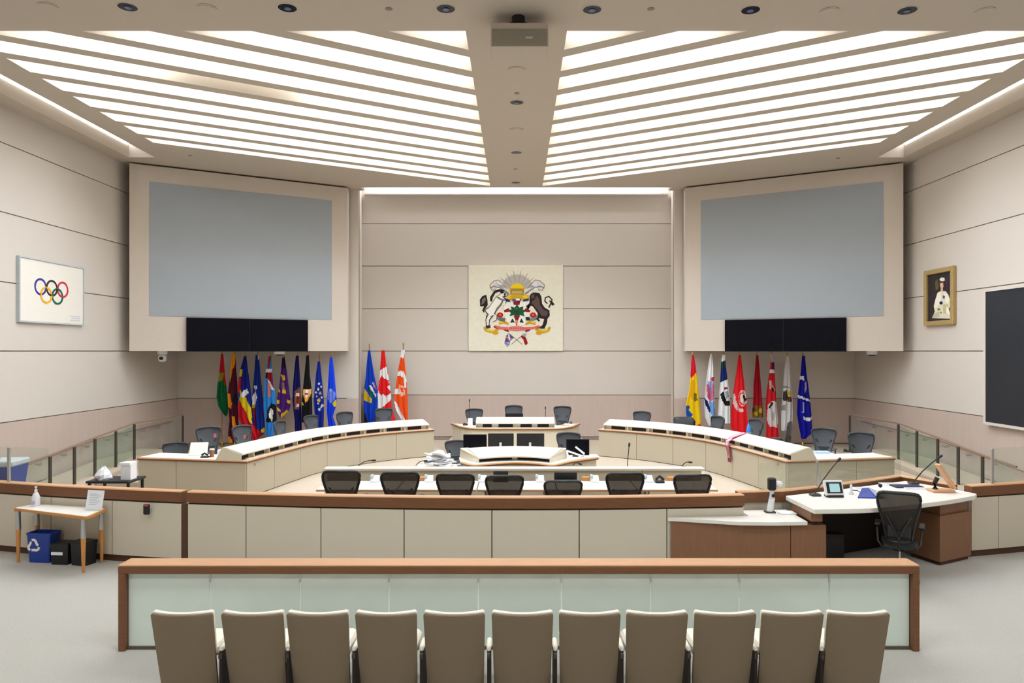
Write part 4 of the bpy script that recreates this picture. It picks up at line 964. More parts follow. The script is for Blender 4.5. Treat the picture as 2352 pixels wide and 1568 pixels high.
sh = [(WH, [(770,670),(1160,670),(1150,860),(1090,1000),(962,1060),(830,1000),(775,860)]), ((150,14,28), [(905,670),(1015,660),(1000,720),(915,720)]), (RD, [(765,800),(840,765),(860,820),(775,830)]), (RD, [(1165,800),(1090,765),(1070,820),(1155,830)]), (RD, [(910,880),(1010,880),(975,960),(945,960)]),
      (GN, [(962,705),(1000,760),(1060,740),(1050,790),(1110,790),(1060,840),(1080,890),(1010,870),(962,905),(915,870),(850,890),(870,840),(820,790),(880,790),(870,740),(930,760)]), ((40,110,60), [(962,740),(985,790),(962,830),(940,790)]), ((40,60,50), ell(962,825,40,36)),
      ((14,60,40), [(895,920),(930,980),(860,985)]), ((14,60,40), [(1030,920),(1065,985),(1000,980)]), ((222,140,120), ell(957,975,22,26)), (RD, [(945,1000),(970,1000),(960,1040)])]
for x, rx in ((710,1), (1205,-1)):
    sh += [((120,130,130), line([(x-60*rx,880),(x-10*rx,930),(x+60*rx,940)],46)), ((170,20,30), ell(x,870,46,38)), ((240,80,30), ell(x,868,22,20))]
sh += [((30,40,40), [(1090,900),(1150,900),(1160,950),(1100,950)]), ((100,108,112), [(700,900),(790,920),(780,970),(690,950)])]
relief('shield', t, E, sh)
horse = [(K, [(500,565),(520,640),(525,720),(480,790),(470,840),(440,800),(470,740),(410,740),(405,640),(440,590)]), ((120,108,104), [(480,600),(500,640),(460,700),(430,720),(440,640)]), (Gd, [(560,720),(640,600),(760,520),(800,540),(760,620),(740,700),(670,790),(640,850),(560,950),(540,1050),(500,1060),(490,940),(510,860),(470,800),(520,760)]),
         (WH, [(590,700),(650,610),(750,540),(780,550),(740,620),(720,690),(650,770),(620,850),(545,940),(540,1040),(512,1045),(500,930),(530,860),(490,800),(540,770)]), (K, [(560,660),(560,600),(620,510),(700,480),(770,500),(760,540),(730,550),(700,520),(640,540),(600,610),(590,670)]), (Gd, line([(650,590),(700,630),(760,640),(790,660)],22)), (K, line([(680,600),(730,640)],12)), (Gd, line([(720,700),(660,790),(620,860)],18)), (Gd, line([(560,900),(600,880),(640,840)],16)), (Gd, [(500,1030),(560,1010),(570,1060),(510,1080)])]
horse += [(K, line(q, 9)) for q in ([(800,540),(760,620),(735,705),(665,790),(625,850),(550,945),(545,1040)],[(500,930),(535,860),(480,800),(520,760)],[(510,1050),(495,940),(512,865)],[(740,600),(800,590),(830,560)])]
horse += [(WH, line([(745,610),(800,640),(770,700),(740,720)],26)), (K, line([(745,598),(812,632),(785,700)],8)), (WH, line([(600,860),(650,880),(640,940),(600,960)],24)), (K, line([(615,850),(664,878),(654,945),(600,975)],8)), (K, ell(775,560,9,9)), (K, [(490,1035),(560,1030),(566,1062),(505,1066)])]
relief('horse', t, E, horse)
bison = [(K, [(1150,640),(1200,560),(1230,530),(1300,540),(1330,600),(1340,700),(1380,760),(1450,800),(1455,880),(1420,930),(1415,990),(1380,1065),(1310,1060),(1350,1010),(1370,930),(1300,920),(1270,930),(1210,960),(1290,880),(1270,840),(1200,740),(1170,730),(1140,780),(1120,750),(1150,690)]), (BR, [(1200,640),(1270,580),(1300,640),(1310,720),(1360,790),(1430,820),(1410,890),(1330,880),(1290,820),(1220,730),(1180,690)]),
         (K, line([(1440,760),(1470,700),(1490,640),(1440,590),(1390,610),(1380,660),(1420,700)],20)), (K, [(1440,650),(1490,660),(1530,715),(1490,730)]), (WH, [(1170,560),(1200,540),(1210,610),(1180,620)]), (K, line([(1200,530),(1220,560)],16))]
bison += [(K, line([(1160,700),(1110,740),(1130,790)],24)), (K, line([(1290,860),(1270,930),(1300,960)],30)), (K, ell(1195,600,44,56)), (BR, ell(1200,592,26,34)), (WH, line([(1160,570),(1150,530),(1175,510)],12)), (K, [(1300,1040),(1385,1040),(1380,1075),(1305,1072)])]
relief('bison', t, E, bison)
sc = []
for f in (1, -1):
    X = lambda x: 965+f*(x-965)
    sc += [(OC, line([(X(470),1050),(X(500),1100),(X(570),1120),(X(640),1110),(X(690),1080)],[30,44,44,50,30])), (YL, line([(X(500),1090),(X(570),1110),(X(630),1100)],18)), (OC, ell(X(640),1140,46,26)), (OC, line([(X(690),1000),(X(760),975),(X(840),1005)],[34,52,26])), (YL, line([(X(700),990),(X(760),968)],20)), (RD, [(X(610),1050),(X(640),1020),(X(700),1060),(X(650),1075)]), (RD, [(X(760),1060),(X(830),1080),(X(845),1130),(X(770),1100)])]
sc += [((214,110,110), [(630,1020),(720,1045),(820,1050),(965,1030),(1080,1050),(1210,1045),(1300,1020),(1310,1050),(1200,1080),(1080,1095),(965,1110),(830,1095),(720,1085),(640,1055)]), ((232,150,140), [(830,1050),(965,1040),(1080,1050),(1080,1080),(965,1095),(830,1080)])]
for i in range(9): sc.append(((176,52,56), [(850+26*i,1056),(866+26*i,1056),(866+26*i,1076),(850+26*i,1076)]))
relief('motto_scroll', t, E, sc)
fl = [((140,124,110), line([(880,1310),(1060,1160)],9)), ((140,124,110), line([(1040,1310),(850,1150)],9)), ((70,84,150), [(840,1145),(915,1210),(860,1260),(850,1320),(815,1350),(775,1290),(800,1180)]), ((226,120,110), line([(800,1200),(880,1230)],26)), (WH, line([(840,1160),(850,1250)],18)), ((170,160,190), [(780,1280),(850,1270),(840,1330),(815,1345)]), ((120,100,110), line([(790,1290),(840,1320)],10)),
      ((160,160,180), [(1050,1150),(1110,1150),(1090,1200),(1050,1190)]), ((150,16,30), [(1015,1190),(1050,1180),(1100,1210),(1125,1290),(1105,1320),(1080,1310),(1060,1240)])]
relief('crossed_flags', t, E, fl)
# framed rings picture on the left wall
def wallT(x_wall, sgn):
    return lambda y, z, h: (x_wall-sgn*h, y, z)
y0, y1 = 15.72, 18.02
t = thing('framed_picture', 'white framed picture of five interlocked coloured rings on the left wall', 'picture', (-10.57, 16.87, 3.64))
MB().rbox((-10.6, y0, 3.65), (-10.55, y1, 5.0), .008).build('board', 'white', t)
f = MB()
for a, b in (((-10.6,y0-.03,3.62),(-10.53,y0,5.03)),((-10.6,y1,3.62),(-10.53,y1+.03,5.03)),((-10.6,y0,3.62),(-10.53,y1,3.65)),((-10.6,y0,5.0),(-10.53,y1,5.03))): f.box(a, b)
f.build('frame', 'grey', t)
def pic(px, py):
    d = 1700*10.55/(PX-px); return (d, EYE-(py-PY)*d/1700)
mid = pic(119, 669)
R = .172
cy0 = mid[0]; cz0 = mid[1]
rr = []
for i, (c, dy, dz) in enumerate((((62,58,148),-.40,.07),((48,46,48),0,.07),((200,52,70),.40,.07),((240,178,40),-.20,-.10),((32,98,78),.20,-.10))):
    m = MB(); T = wallT(-10.55, -1); n = 32; r0, r1 = R-.026, R+.018
    for k in range(n):
        a, b = 2*PI*k/n, 2*PI*(k+1)/n
        q = [(cy0+dy+r*math.cos(x)*1.12, cz0+dz+r*math.sin(x)) for r, x in ((r0,a),(r1,a),(r1,b),(r0,b))]
        h = .004+.001*i+(.003 if (k//4) % 2 else 0)
        m.loft([[T(u,v,0) for u, v in q],[T(u,v,h) for u, v in q]], col=c)
    o = m.build('ring', 'paint', t); 
m = MB()
for i in range(3):
    w = (.42,.34,.38)[i]; q = [(y1-.12-w, 3.82-i*.05), (y1-.12, 3.82-i*.05), (y1-.12, 3.84-i*.05), (y1-.12-w, 3.84-i*.05)]
    m.loft([[wallT(-10.55,-1)(u,v,0) for u,v in q],[wallT(-10.55,-1)(u,v,.004) for u,v in q]], col=(206,210,226))
m.build('caption', 'paint', t)
# gilt framed portrait on the right wall
t = thing('framed_portrait', 'gilt framed portrait painting of a person in a white gown on the right wall', 'painting', (10.57, 18.45, 3.62))
a0, a1, b0, b1 = 17.82, 19.10, 3.64, 5.06
f = MB()
w = .12
for lo, hi in (((a0,b0),(a0+w,b1)),((a1-w,b0),(a1,b1)),((a0+w,b0),(a1-w,b0+w)),((a0+w,b1-w),(a1-w,b1))):
    f.box((10.50,lo[0],lo[1]),(10.6,hi[0],hi[1]))
f.build('frame', 'goldf', t, bevel=.02)
MB().box((10.56,a0+w,b0+w),(10.59,a1-w,b1-w)).build('canvas', mat('dark canvas',(34,26,32),.6,nscale=4,namt=.3), t)
def Q(x, y, h):   # crop pixels of the portrait to the wall
    px, py = 2090+x/7.84, 580+y/7.84
    d = 1700*10.56/(px-PX); return (10.56-h, d, EYE-(py-PY)*d/1700)
relief('figure', t, Q, [((96,90,60),[(450,520),(500,480),(520,640),(470,690)]),((70,40,66),[(650,480),(700,480),(700,700),(660,640)]),
 ((226,222,196),[(400,1180),(450,1060),(430,960),(470,820),(500,720),(560,690),(640,690),(690,750),(730,850),(740,940),(700,1010),(720,1080),(770,1150),(770,1190)]),
 ((90,62,44),ell(575,560,52,62)),((224,184,160),[(548,550),(600,545),(608,610),(580,650),(552,620)]),((214,176,150),[(560,640),(596,640),(600,700),(556,700)]),
 ((236,232,220),[(535,490),(560,450),(620,450),(632,500),(600,515),(560,510)]),((246,242,224),[(500,730),(550,710),(575,790),(560,900),(480,1000),(445,1020),(460,860)]),((246,242,224),[(620,720),(680,770),(720,860),(690,920),(640,880)]),
 ((84,84,150),[(600,770),(640,780),(630,830),(595,820)]),((16,26,110),ell(566,905,28,28)),((200,192,150),[(600,930),(690,930),(680,1090),(610,1100)]),((150,120,100),ell(525,1020,22,22)),((250,246,230),[(670,960),(700,1020),(730,1120),(660,1080)]),((150,140,120),ell(560,1080,18,16)),((200,196,170),[(440,1100),(520,1060),(540,1150),(420,1170)])], .003, .0008)
# ------------------------------------------------------------------ glass guards
for sx, side in ((-1, 'left'), (1, 'right')):
    X = 9.6
    top = [(14.2,.78),(15.24,.86),(16.08,.95),(16.86,1.03),(17.74,1.11),(18.6,1.19),(19.9,1.18),(21.3,1.17)]
    t = thing('ramp_railing', f'glass ramp railing with bronze posts along the {side} wall', 'railing', (sx*X, 14.2, 0), 0, 'glass ramp railings')
    MB().tube([(sx*X, y, z) for y, z in top], .022, 8).build('handrail', 'rail', t, True)
    fz = lambda y: 0 if y < 14.6 else min(.28, .28*(y-14.6)/4)
    for y, z in top[1:6]+[top[7]]:
        MB().rbox((sx*X-.018, y-.04, 0), (sx*X+.018, y+.04, z-.03), .006).build('post', 'dmetal', t)
    for (ya, za), (yb, zb) in zip(top, top[1:]):
        x = sx*X
        lo1, lo2 = fz(ya)+.08, fz(yb)+.08
        MB().loft([[(x-.006,ya+.07,lo1),(x+.006,ya+.07,lo1),(x+.006,ya+.07,za-.07),(x-.006,ya+.07,za-.07)],[(x-.006,yb-.07,lo2),(x+.006,yb-.07,lo2),(x+.006,yb-.07,zb-.07),(x-.006,yb-.07,zb-.07)]]).build('glass_pane', 'glassg' if ya > 16.5 and ya < 18.4 else 'glass', t)
    # wall handrail
    t = thing('wall_handrail', f'bronze handrail on knob brackets along the {side} wall ramp', 'handrail', (sx*10.5, 15, .6), 0, 'wall handrails')
    pts = [(sx*10.5, 15.0, .48), (sx*10.5, 18.6, .80), (sx*10.5, 22.6, .86)]
    MB().tube(pts, .02, 8).build('handrail', 'rail', t, True)
    for y in (16.2, 17.1, 18.0, 18.9, 19.8, 20.7, 21.6):
        z = .48+(y-15)/3.6*.32 if y < 18.6 else .80+(y-18.6)*.015
        MB().lathe([(.035,-.1),(.035,-.02),(.015,-.01),(.015,.05)] if sx > 0 else [(.015,-.05),(.015,.01),(.035,.02),(.035,.1)], (sx*10.5, y, z-.06), 10, axis='x').build('bracket', 'metal', t, True)
# glass guards standing on the counters
def guard(label, pts, z0, h, posts):
    t = thing('glass_guard', label, 'glass guard', (pts[0][0], pts[0][1], z0), 0, 'glass guards on the counters')
    for a, b in zip(pts, pts[1:]):
        a, b = Vector(a), Vector(b); d = (b-a).normalized(); a2, b2 = a+d*.012, b-d*.012; n = Vector((-d.y, d.x))*.005
        MB().prism([a2-n, b2-n, b2+n, a2+n], z0, z0+h).build('glass_pane', 'glass', t)
    for p in posts: MB().rbox((p[0]-.018,p[1]-.02,z0),(p[0]+.018,p[1]+.02,z0+h*.98), .004).build('post', 'metal', t)
ym = lambda x: yc(x)+.10
guard('clear glass guard with a steel post on the counter at the left edge', [(-9.4, ym(-9.4)), (-7.63, ym(-7.63)), (-6.9, ym(-6.9))], 1.043, .52, [(-7.63, ym(-7.63))])
guard('clear glass guard on the counter at the right edge', [(7.05, ym(7.05)), (8.2, ym(8.2)), (9.4, ym(9.4))], 1.043, .52, [(7.05, ym(7.05))])
def rp(t):
    return subpath(RP, t, t+.01, 1)[0]
g0 = [rp(s) for s in (.35, 1.42, 2.5, 3.4)]
g0 = [Vector((p.x-.03, p.y+.07)) for p in g0]
guard('clear glass guard on the wood rail behind the raised desk', g0, 1.001, .38, [g0[1]])
# ------------------------------------------------------------------ things on the raised desk
ZK = .951
p = onz(1920, 1142, ZK); t = thing('touch_panel', 'white tilted touch screen control panel on the raised desk', 'touch panel', p)
mx = Matrix.Translation(p)@Matrix.Rotation(.05,4,'Z')
MB().rbox((-.12,-.02,0.0),(.11,.12,.03),.01,mx).build('base','black',t)
m2 = mx@Matrix.Translation((0,0,.028))@Matrix.Rotation(-.35,4,'X')
c = MB().rbox((-.15,0,0),(.13,.03,.215),.012,m2).build('case','wplas',t)
MB().box((-.115,-.004,.03),(.105,.001,.185),m2).build('bezel','black',c)
MB().box((-.075,-.006,.045),(.07,-.004,.165),m2).build('screen','lcd',c)
p = onz(1872, 1138, ZK)
def gooseneck(label, base, tipv, zb, stand=True, r=.008):
    t = thing('gooseneck_microphone', label, 'microphone', (base[0], base[1], zb), 0, 'gooseneck microphones')
    b = Vector((base[0], base[1], zb)); e = Vector(tipv)
    if stand: MB().rbox((b.x-.07,b.y-.06,zb),(b.x+.07,b.y+.06,zb+.03),.01).build('base','dmetal',t)
    pts = [b+Vector((0,0,.03)), b.lerp(e,.35)+Vector((0,0,.05)), b.lerp(e,.75)+Vector((0,0,.03)), e]
    MB().tube(pts, r, 6).build('neck','black',t,True)
    d = (e-pts[2]).normalized()
    MB().tube([e-d*.02, e, e+d*.05, e+d*.06], [r*1.3, r*2.2, r*2.2, r*.8], 8).build('capsule','black',t,True)
gooseneck('tall gooseneck microphone leaning right beside the touch panel', (p.x,p.y), ond(1925,1058,p.y+.1), ZK, True, .009)
p = onz(2098, 1111, ZK)
gooseneck('tall gooseneck microphone leaning towards the wooden book stand', (p.x,p.y), ond(2157,1050,p.y-.05), ZK, True, .009)
p = onz(1985, 1143, ZK); q = onz(2020, 1140, ZK)
t = thing('folder', 'blue folder lying open on the raised desk beside the touch panel', 'folder', p)
MB().loft([[(p.x-.1,p.y-.02,ZK),(p.x+.24,p.y-.06,ZK),(p.x+.26,p.y+.22,ZK),(p.x+.02,p.y+.2,ZK)],[(p.x-.1,p.y-.02,ZK+.012),(p.x+.24,p.y-.06,ZK+.014),(p.x+.26,p.y+.22,ZK+.1),(p.x+.06,p.y+.2,ZK+.1)]]).build('cover','bluef',t)
MB().box((p.x+.16,p.y-.02,ZK+.016),(p.x+.3,p.y+.2,ZK+.11)).build('papers','paper',t)
p = onz(2085, 1118, ZK)
t = thing('folder', 'dark navy folder at the back of the raised desk near the book stand', 'folder', p)
mx = Matrix.Translation(p)
MB().rbox((-.22,-.1,0),(.2,.12,.02),.004,mx).build('cover',mat('navy card',(26,30,70),.5,nscale=20,namt=.05),t)
MB().rbox((-.12,-.18,.0),(.3,-.105,.014),.003,mx).build('papers','paper',t)
p = onz(1955, 1135, ZK); t = thing('headset_stand', 'small white and grey adaptor with cable beside the touch panel', 'adaptor', p)
MB().lathe([(.035,0),(.035,.02),(.012,.05),(.018,.13),(.004,.15)], p, 10).build('body','wplas',t,True)
MB().tube([(p.x+.02,p.y,ZK+.06),(p.x+.1,p.y+.02,ZK+.05),(p.x+.16,p.y,ZK+.008)], .006, 6).build('cable','black',t,True)
t = thing('desk_microphone', 'small black ball headed microphone in the middle of the raised desk', 'microphone', onz(2022,1127,ZK)); p = onz(2022,1127,ZK)
MB().lathe([(.04,0),(.04,.012),(.008,.02),(.008,.06)], p, 10).build('base','black',t,True)
MB().lathe([(.004,.05),(.025,.06),(.03,.08),(.022,.1),(.004,.108)], p, 10).build('capsule','black',t,True)
for i, (px, py, lab) in enumerate(((1990,1122,'loose white printed sheets on the raised desk behind the blue folder'),(2055,1112,'loose white sheets at the back corner of the raised desk'))):
    p = onz(px, py, ZK)
    t = thing('printed_sheets', lab, 'papers', p)
    MB().box((p.x-.2,p.y-.1,ZK),(p.x+.15,p.y+.12,ZK+.006)).build('sheets','paper',t)
    m = MB()
    for k in range(5): m.box((p.x-.16,p.y-.07+k*.036,ZK+.006),(p.x+.1,p.y-.055+k*.036,ZK+.0068),None,(150,150,158))
    m.build('print','paint',t)
p = onz(2145, 1128, ZK); y = p.y
t = thing('book_stand', 'wooden table lectern with a slanted board on the raised desk', 'lectern', p)
MB().rbox((p.x-.07,y-.12,ZK),(p.x+.25,y+.1,ZK+.035),.008).build('base','woodl',t)
a = ond(2150,1066,y); b = ond(2183,1118,y)
MB().loft([[(a.x-.02,y-.10,a.z),(a.x+.02,y-.10,a.z+.015),(b.x+.04,y-.10,b.z),(b.x,y-.10,b.z-.02)],[(a.x-.02,y+.02,a.z),(a.x+.02,y+.02,a.z+.015),(b.x+.04,y+.02,b.z),(b.x,y+.02,b.z-.02)]]).build('board','woodl',t)
MB().tube([(p.x+.02,y,ZK+.03),(p.x+.01,y,ZK+.12),(p.x+.05,y,ZK+.2)], [.045,.03,.035], 8).build('support','black',t,True)
# computer and bin below the desk
t = thing('computer_tower', 'black computer tower in the dark knee space of the raised desk', 'computer', (4.6,10.7,0))
MB().rbox((4.3,10.42,0.0),(4.62,10.6,.42),.01).build('case','black',t)
MB().box((4.33,10.41,.05),(4.59,10.42,.38)).build('front','bezel',t)
# document camera on the lower cabinet
p = Vector((3.52,10.28,.762)); t = thing('document_camera', 'white upright document camera on the cream cabinet top', 'document camera', p)
e = ond(1776, 1086, p.y)
MB().rbox((p.x-.07,p.y-.06,.761),(p.x+.07,p.y+.06,.78),.006).build('base','dmetal',t)
MB().tube([(p.x,p.y,.775),(p.x+.03,p.y,.95),(e.x-.02,p.y,1.08)], [.045,.042,.04], 10).build('column','wplas',t,True)
MB().rbox((e.x-.07,p.y-.05,1.07),(e.x+.03,p.y+.05,1.24),.015).build('arm','black',t)
MB().rbox((e.x+.02,p.y-.05,1.12),(e.x+.13,p.y+.06,1.19),.025).build('camera_head','wplas',t)
MB().lathe([(.018,-.01),(.024,0)], (p.x+.033,p.y-.042,1.0), 10, axis='y').build('button','black',t)
p = onz(1800, 1177, .762)
single(MB().rbox((p.x-.08,p.y-.12,.761),(p.x+.14,p.y+.08,.775),.003), 'paper_stack', 'paper', 'white stack of paper below the document camera', 'papers')
# ------------------------------------------------------------------ things on the staff tables and clerks desk
ZS = .746
for i, (px, lab) in enumerate(((861,'white desk phone between the first two staff chairs from the left'),(985,'white desk phone between the second and third staff chairs from the left'),(1108,'white desk phone left of the middle staff chair'),(1240,'white desk phone right of the middle staff chair'),(1366,'bluish desk phone left of the second staff chair from the right'),(1490,'white desk phone left of the last staff chair on the right'))):
    p = onz(px, 1106, ZS); t = thing('desk_phone', lab, 'phone', p, 0, 'desk phones on the staff tables')
    MB().loft([[(p.x-.07,p.y-.07,ZS),(p.x+.07,p.y-.07,ZS),(p.x+.07,p.y-.07,ZS+.02),(p.x-.07,p.y-.07,ZS+.02)],[(p.x-.07,p.y+.08,ZS),(p.x+.07,p.y+.08,ZS),(p.x+.07,p.y+.08,ZS+.1),(p.x-.07,p.y+.08,ZS+.1)]]).build('body','wplas',t)
    MB().rbox((p.x-.075,p.y-.05,ZS+.07),(p.x-.03,p.y+.09,ZS+.12),.012).build('handset','grey',t)
for i, (px, lab) in enumerate(((971,'small brown wooden box left of a desk phone on the second staff table'),(1345,'small brown wooden box beside the bluish desk phone'),(1541,'small brown wooden box beside the last staff chair on the right'))):
    p = onz(px, 1103, ZS)
    t = thing('wooden_box', lab, 'box', p, 0, 'small wooden boxes on the staff tables')
    MB().rbox((p.x-.06,p.y-.05,ZS),(p.x+.06,p.y+.05,ZS+.05),.005).build('box','oak',t)
    MB().rbox((p.x-.063,p.y-.053,ZS+.05),(p.x+.063,p.y+.053,ZS+.062),.004).build('lid','oak',t)
p = onz(1515,1108,ZS); t = thing('desk_phone', 'black handset and stand beside the last staff chair on the right', 'phone', p)
MB().rbox((p.x-.08,p.y-.06,ZS),(p.x+.08,p.y+.08,ZS+.03),.01).build('body','black',t)
MB().tube([(p.x-.07,p.y,ZS+.05),(p.x,p.y,ZS+.11),(p.x+.07,p.y,ZS+.05)],.025,8).build('handset','black',t,True)
for px, py, tx, ty, zb, d, lab in ((823,1076,856,1057,.871,13.55,'gooseneck microphone behind the first staff chair from the left'),(955,1076,975,1058,.871,13.55,'gooseneck microphone left of the pile of papers on the ledge'),(1441,1076,1445,1024,.871,13.5,'upright gooseneck microphone on the ledge right of the clerks desk'),(1566,1076,1583,1061,.871,13.5,'gooseneck microphone at the right end of the ledge'),(1316,1078,1330,1064,.871,13.6,'short gooseneck microphone below the small monitor on the ledge')):
    b = ond(px, py, d); gooseneck(lab, (b.x, d), ond(tx, ty, d), zb, False)
def monitor(label, c, w, h, zc, yaw, front, base, group=None):
    # front: True when the screen faces the camera
    t = thing('monitor', label, 'monitor', (c[0], c[1], base), yaw, group)
    t.location = (0,0,0); t.rotation_euler = (0,0,0)
    MB().rbox((-w/2,-.02,zc-h/2),(w/2,.02,zc+h/2),.008).build('case','bezel',t)
    MB().box((-w/2+.015,-.024 if front else -.021,zc-h/2+.015),(w/2-.015,-.02,zc+h/2-.015)).build('screen' if front else 'back_cover','screenb' if front else 'frame',t)
    MB().rbox((-.03,.02,.01),(.03,.05,zc),.006).build('stand','black',t)
    MB().rbox((-.11,-.04,0),(.11,.14,.012),.004).build('foot','black',t)
    t.location = (c[0], c[1], base); t.rotation_euler = (0,0,yaw)
dM = 15.75; sM = 1700/dM
for px0, px1, y0, y1, fr, lab in ((1064,1118,997,1037,True,'black glossy monitor at the left end behind the clerks desk hood'),(1121,1180,995,1034,False,'middle black monitor behind the clerks desk hood'),(1187,1250,995,1034,False,'black monitor at the right end behind the clerks desk hood')):
    z1 = EYE-(y0-PY)/sM; z0 = EYE-(y1-PY)/sM
    monitor(lab, (((px0+px1)/2-PX)/sM, dM), (px1-px0)/sM, z1-z0, (z0+z1)/2-.778, 0, fr, .778, 'monitors on the clerks desk')
dM = 15.6; sM = 1700/dM
monitor('small black monitor on the right wing of the clerks desk behind the white papers', ((1327-PX)/sM, dM), 53/sM, .34, .98-.778, -.1, True, .778)
for i, px in enumerate((1149, 1218)):
    p = ond(px, 1028, 15.45)
    single(MB().rbox((p.x-.025,15.68,.785),(p.x+.025,15.71,1.06),.008), 'cable_riser', 'wplas', ('white stalk in front of the middle monitor','white stalk in front of the right end monitor')[i], 'stalk', 'white stalks on the clerks desk')
# pile of papers left of the clerks desk
t = thing('side_shelf', 'cream shelf left of the clerks desk holding a pile of papers', 'shelf', (-1.5,14.5,0))
MB().rbox((-1.98,14.2,.72),(-1.17,14.72,.75),.005).build('top','cream',t); MB().box((-1.94,14.25,0),(-1.2,14.29,.72)).build('panel','panel',t)
rr = random.Random(5)
t = thing('paper_pile', 'heaped pile of crumpled white papers on the shelf left of the clerks desk', 'papers', (-1.5,14.5,.75))
for k in range(16):
    x = -1.53+rr.uniform(-.2,.2); y = 14.46+rr.uniform(-.12,.1); z = .765+.018*k*(1-abs(x+1.53)/.5)
    mx = Matrix.Translation((x,y,z))@Matrix.Rotation(rr.uniform(0,3),4,'Z')@Matrix.Rotation(rr.uniform(-.35,.35)*k/15,4,'X')@Matrix.Rotation(rr.uniform(-.3,.3)*k/15,4,'Y')
    MB().loft([[(-.14,-.1,0),(0,-.11,.02),(.14,-.1,-.01),(.13,.1,.01),(0,.1,-.01),(-.14,.11,.015)],[(-.14,-.1,.012),(0,-.11,.034),(.14,-.1,.004),(.13,.1,.024),(0,.1,.004),(-.14,.11,.03)]],mx=mx).build('sheet','paper',t)
# white strips of paper on the right wing
t = thing('paper_strips', 'folded white paper strips in front of the small monitor', 'papers', (1.35,15.2,.78))
for a, b in (((1302,1035),(1340,1048)),((1302,1035),(1304,1046)),((1322,1026),(1342,1042)),((1340,1048),(1341,1040))):
    A1, B1 = ond(a[0],a[1],15.3), ond(b[0],b[1],15.2)
    MB().tube([A1,(A1+B1)/2,B1],.02,6).build('strip','paper',t)
MB().rbox((1.3,15.4,.781),(1.5,15.55,.80),.006).build('pad','paper',t)
# centre council desk items
t = thing('sign_holder', 'white card sign standing at the left of the centre council desk', 'sign', onz(1080,977,.78)); p = onz(1080,977,.78)
MB().rbox((p.x-.07,p.y,.779),(p.x+.07,p.y+.02,1.0),.004).build('card','paper',t); MB().rbox((p.x-.09,p.y-.03,.778),(p.x+.09,p.y+.05,.79),.003).build('foot','wplas',t)
p = Vector((-1.52,22.15,.783)); t = thing('desk_phone','small black device at the left tip of the centre council desk','phone',p)
MB().rbox((p.x-.08,p.y-.05,.781),(p.x+.08,p.y+.06,.82),.01).build('body','black',t); MB().rbox((p.x-.07,p.y-.03,.82),(p.x-.02,p.y+.05,.85),.01).build('handset','black',t)
p = Vector((1.48,22.15,.783)); t = thing('paper_stack_tray','small wooden tray with papers at the right of the centre council desk','tray',p)
MB().rbox((p.x-.12,p.y-.05,.781),(p.x+.1,p.y+.08,.8),.005).build('tray','oak',t); MB().box((p.x-.05,p.y-.04,.8),(p.x+.09,p.y+.07,.83)).build('papers','paper',t)
p = ond(1217,955,22.35); t = thing('laptop','black open screen on the centre council desk behind the hood','laptop',(0,22.4,.78))
MB().rbox((-.33,22.07,.778),(.2,22.19,.80),.005).build('base','black',t); MB().rbox((-.33,22.15,.80),(.2,22.17,1.14),.006).build('lid','bezel',t)
for px, ty, lab in ((1078,921,'thin gooseneck microphone at the left of the centre council desk'),(1253,938,'thin gooseneck microphone at the right of the centre council desk')):
    b = ond(px, 965, 22.2); gooseneck(lab, (b.x, 22.13), ond(px, ty, 22.2), .778, False)
# left curved desk end
p = onz(452,1046,.78); t = thing('notebook_stand','cream tilted document holder at the outer end of the left curved desk','document holder',p)
mx = Matrix.Translation(p)@Matrix.Rotation(.25,4,'Z')
MB().rbox((-.18,-.02,.001),(.2,.16,.02),.004,mx).build('base','white',t)
m2 = mx@Matrix.Translation((0,.1,.02))@Matrix.Rotation(-.7,4,'X')
MB().rbox((-.17,0,0),(.19,.02,.3),.005,m2).build('board','cream',t)
p = onz(487,1049,.78); t = thing('paper_cup','brown paper cup on the left curved desk beside the hood','cup',p)
MB().lathe([(.04,0),(.05,.15)], p, 14).build('cup','cup',t,True); MB().lathe([(.053,.15),(.053,.165),(.045,.175)], p, 14).build('lid','wplas',t,True)
p = onz(500,1047,.78); t = thing('paper_stack','white papers leaning beside the cup on the left curved desk','papers',p)
MB().rbox((p.x-.03,p.y+.05,.779),(p.x+.1,p.y+.2,.9),.004).build('sheets','paper',t)
p = onz(468,1051,.78); t = thing('desk_phone','small black phone before the document holder on the left curved desk','phone',p)
MB().rbox((p.x-.07,p.y-.02,.779),(p.x+.09,p.y+.1,.81),.008).build('body','black',t); MB().tube([(p.x-.06,p.y+.04,.83),(p.x,p.y+.04,.87),(p.x+.07,p.y+.04,.83)],.02,8).build('handset','black',t,True)
# right curved desk: scarf, blue cone, papers
t = thing('scarf', 'pink and pale blue woven sash draped over the right curved desk', 'sash', (4.5, 17.4, .9))
path = smoothpath([Vector(p) for p in ARC],6)
rib = []
cz = [(1.03,.50),(1.0,.36),(.965,.22),(.935,.10),(.90,.075),(.86,-.02),(.76,-.035),(.66,-.03),(.56,-.02),(.47,-.02)]
def onarc(s, off):
    q = subpath(path, s, s+.02, 1); tt = (q[1]-q[0]).normalized(); n = Vector((-tt.y, tt.x)); p = q[0]+n*off
    return -p.x, p.y
for i in range(len(cz)-1):
    pass
cols = [(206,70,90),(226,160,172),(150,170,222),(196,206,232),(206,90,110)]
m = MB(); n = len(cols)
S0 = 2.55
for i, (z, off) in enumerate(cz):
    s = S0+.10-.05*i*.5
    for j in range(n+1):
        x, y = onarc(s+(j/n-.5)*.2*(1 if i < 6 else .75), off)
        m.v.append((x, y, z+.02))
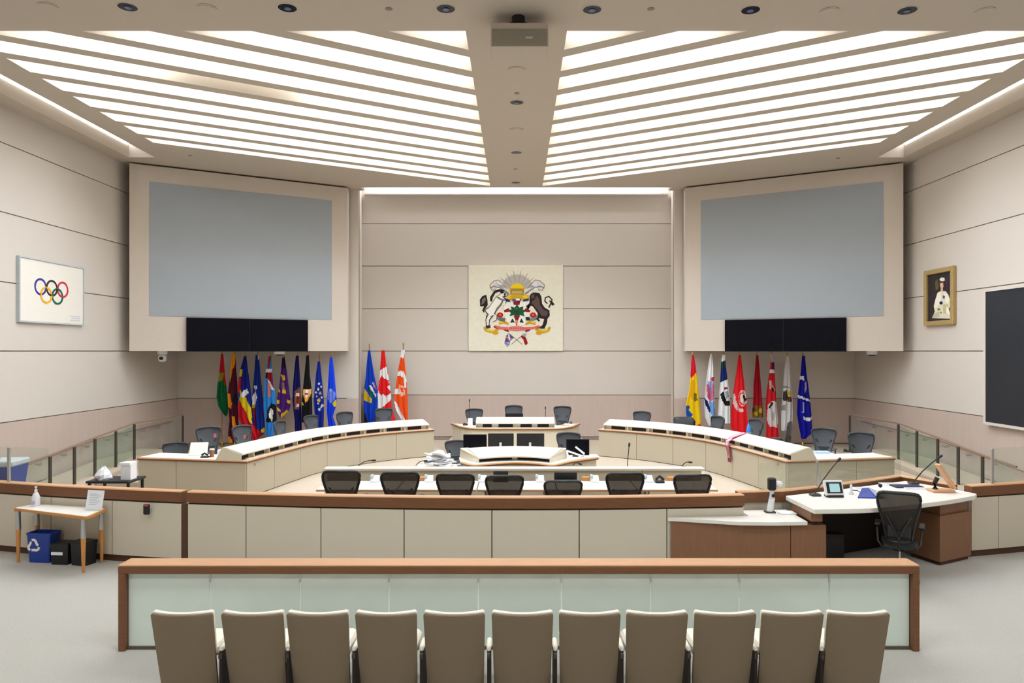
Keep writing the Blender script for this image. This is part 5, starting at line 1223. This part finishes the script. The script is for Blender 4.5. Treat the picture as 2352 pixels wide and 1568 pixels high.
for i in range(len(cz)-1):
    for j in range(n):
        a = i*(n+1)+j; m.f.append((a, a+1, a+n+2, a+n+1)); m.c.append(cols[j] if i < 6 else [(150,60,70),(176,120,128),(150,60,70),(190,140,146),(140,50,62)][j])
o = m.build('band', 'flag', t); sm = o.modifiers.new('thick','SOLIDIFY'); sm.thickness = .008; sm.offset = 0
m = MB()
for j in range(9):
    x, y = onarc(S0-.13+(j/8-.5)*.14, -.022); m.box((x-.006,y-.004,.40),(x+.006,y+.004,.485),None,(150,70,80))
m.build('fringe','flag',t)
x, y = onarc(S0+.1, .6); t = thing('pennant', 'bright blue pointed pennant standing on the right curved desk above the sash', 'pennant', (x, y, 1.03))
p = ond(1699, 972, y)
MB().lathe([(.05,0),(.06,.05),(.035,.16),(.004,p.z-1.03)], (x,y,1.046), 10).build('cone', mat('bright blue cloth',(40,140,225),.6,nscale=20,namt=.08), t, True)
MB().lathe([(.06,0.0),(.06,.01)], (x,y,1.04), 10).build('foot','wplas',t)
p = onz(1895,1044,.78); t = thing('paper_stack','pale blue topped papers on the right curved desk outside the hood','papers',p)
MB().rbox((p.x-.24,p.y-.06,.779),(p.x+.2,p.y+.22,.80),.004).build('sheets','paper',t)
MB().rbox((p.x-.2,p.y+.0,.80),(p.x+.12,p.y+.2,.84),.004).build('folder',mat('pale blue card',(176,206,230),.6,nscale=20,namt=.05),t)
p = onz(1950,1038,.78); t = thing('desk_phone','small black phone at the right end of the right curved desk','phone',p)
MB().rbox((p.x-.08,p.y,.779),(p.x+.08,p.y+.12,.81),.008).build('body','black',t); MB().rbox((p.x-.07,p.y+.02,.81),(p.x-.03,p.y+.11,.84),.008).build('handset','black',t)

for px, w_, h_, lab in ((1150,.26,.15,'black laptop on the staff table in front of the middle staff chair'),(1300,.40,.13,'black laptop on the staff table in front of the low staff chair')):
    p = onz(px, 1104, ZS); t = thing('laptop', lab, 'laptop', p, 0, 'laptops on the staff tables')
    MB().rbox((p.x-w_/2,p.y-.12,ZS),(p.x+w_/2,p.y+.1,ZS+.018),.004).build('base','black',t)
    MB().rbox((p.x-w_/2,p.y+.1,ZS+.001),(p.x+w_/2,p.y+.115,ZS+h_),.004).build('lid','bezel',t)
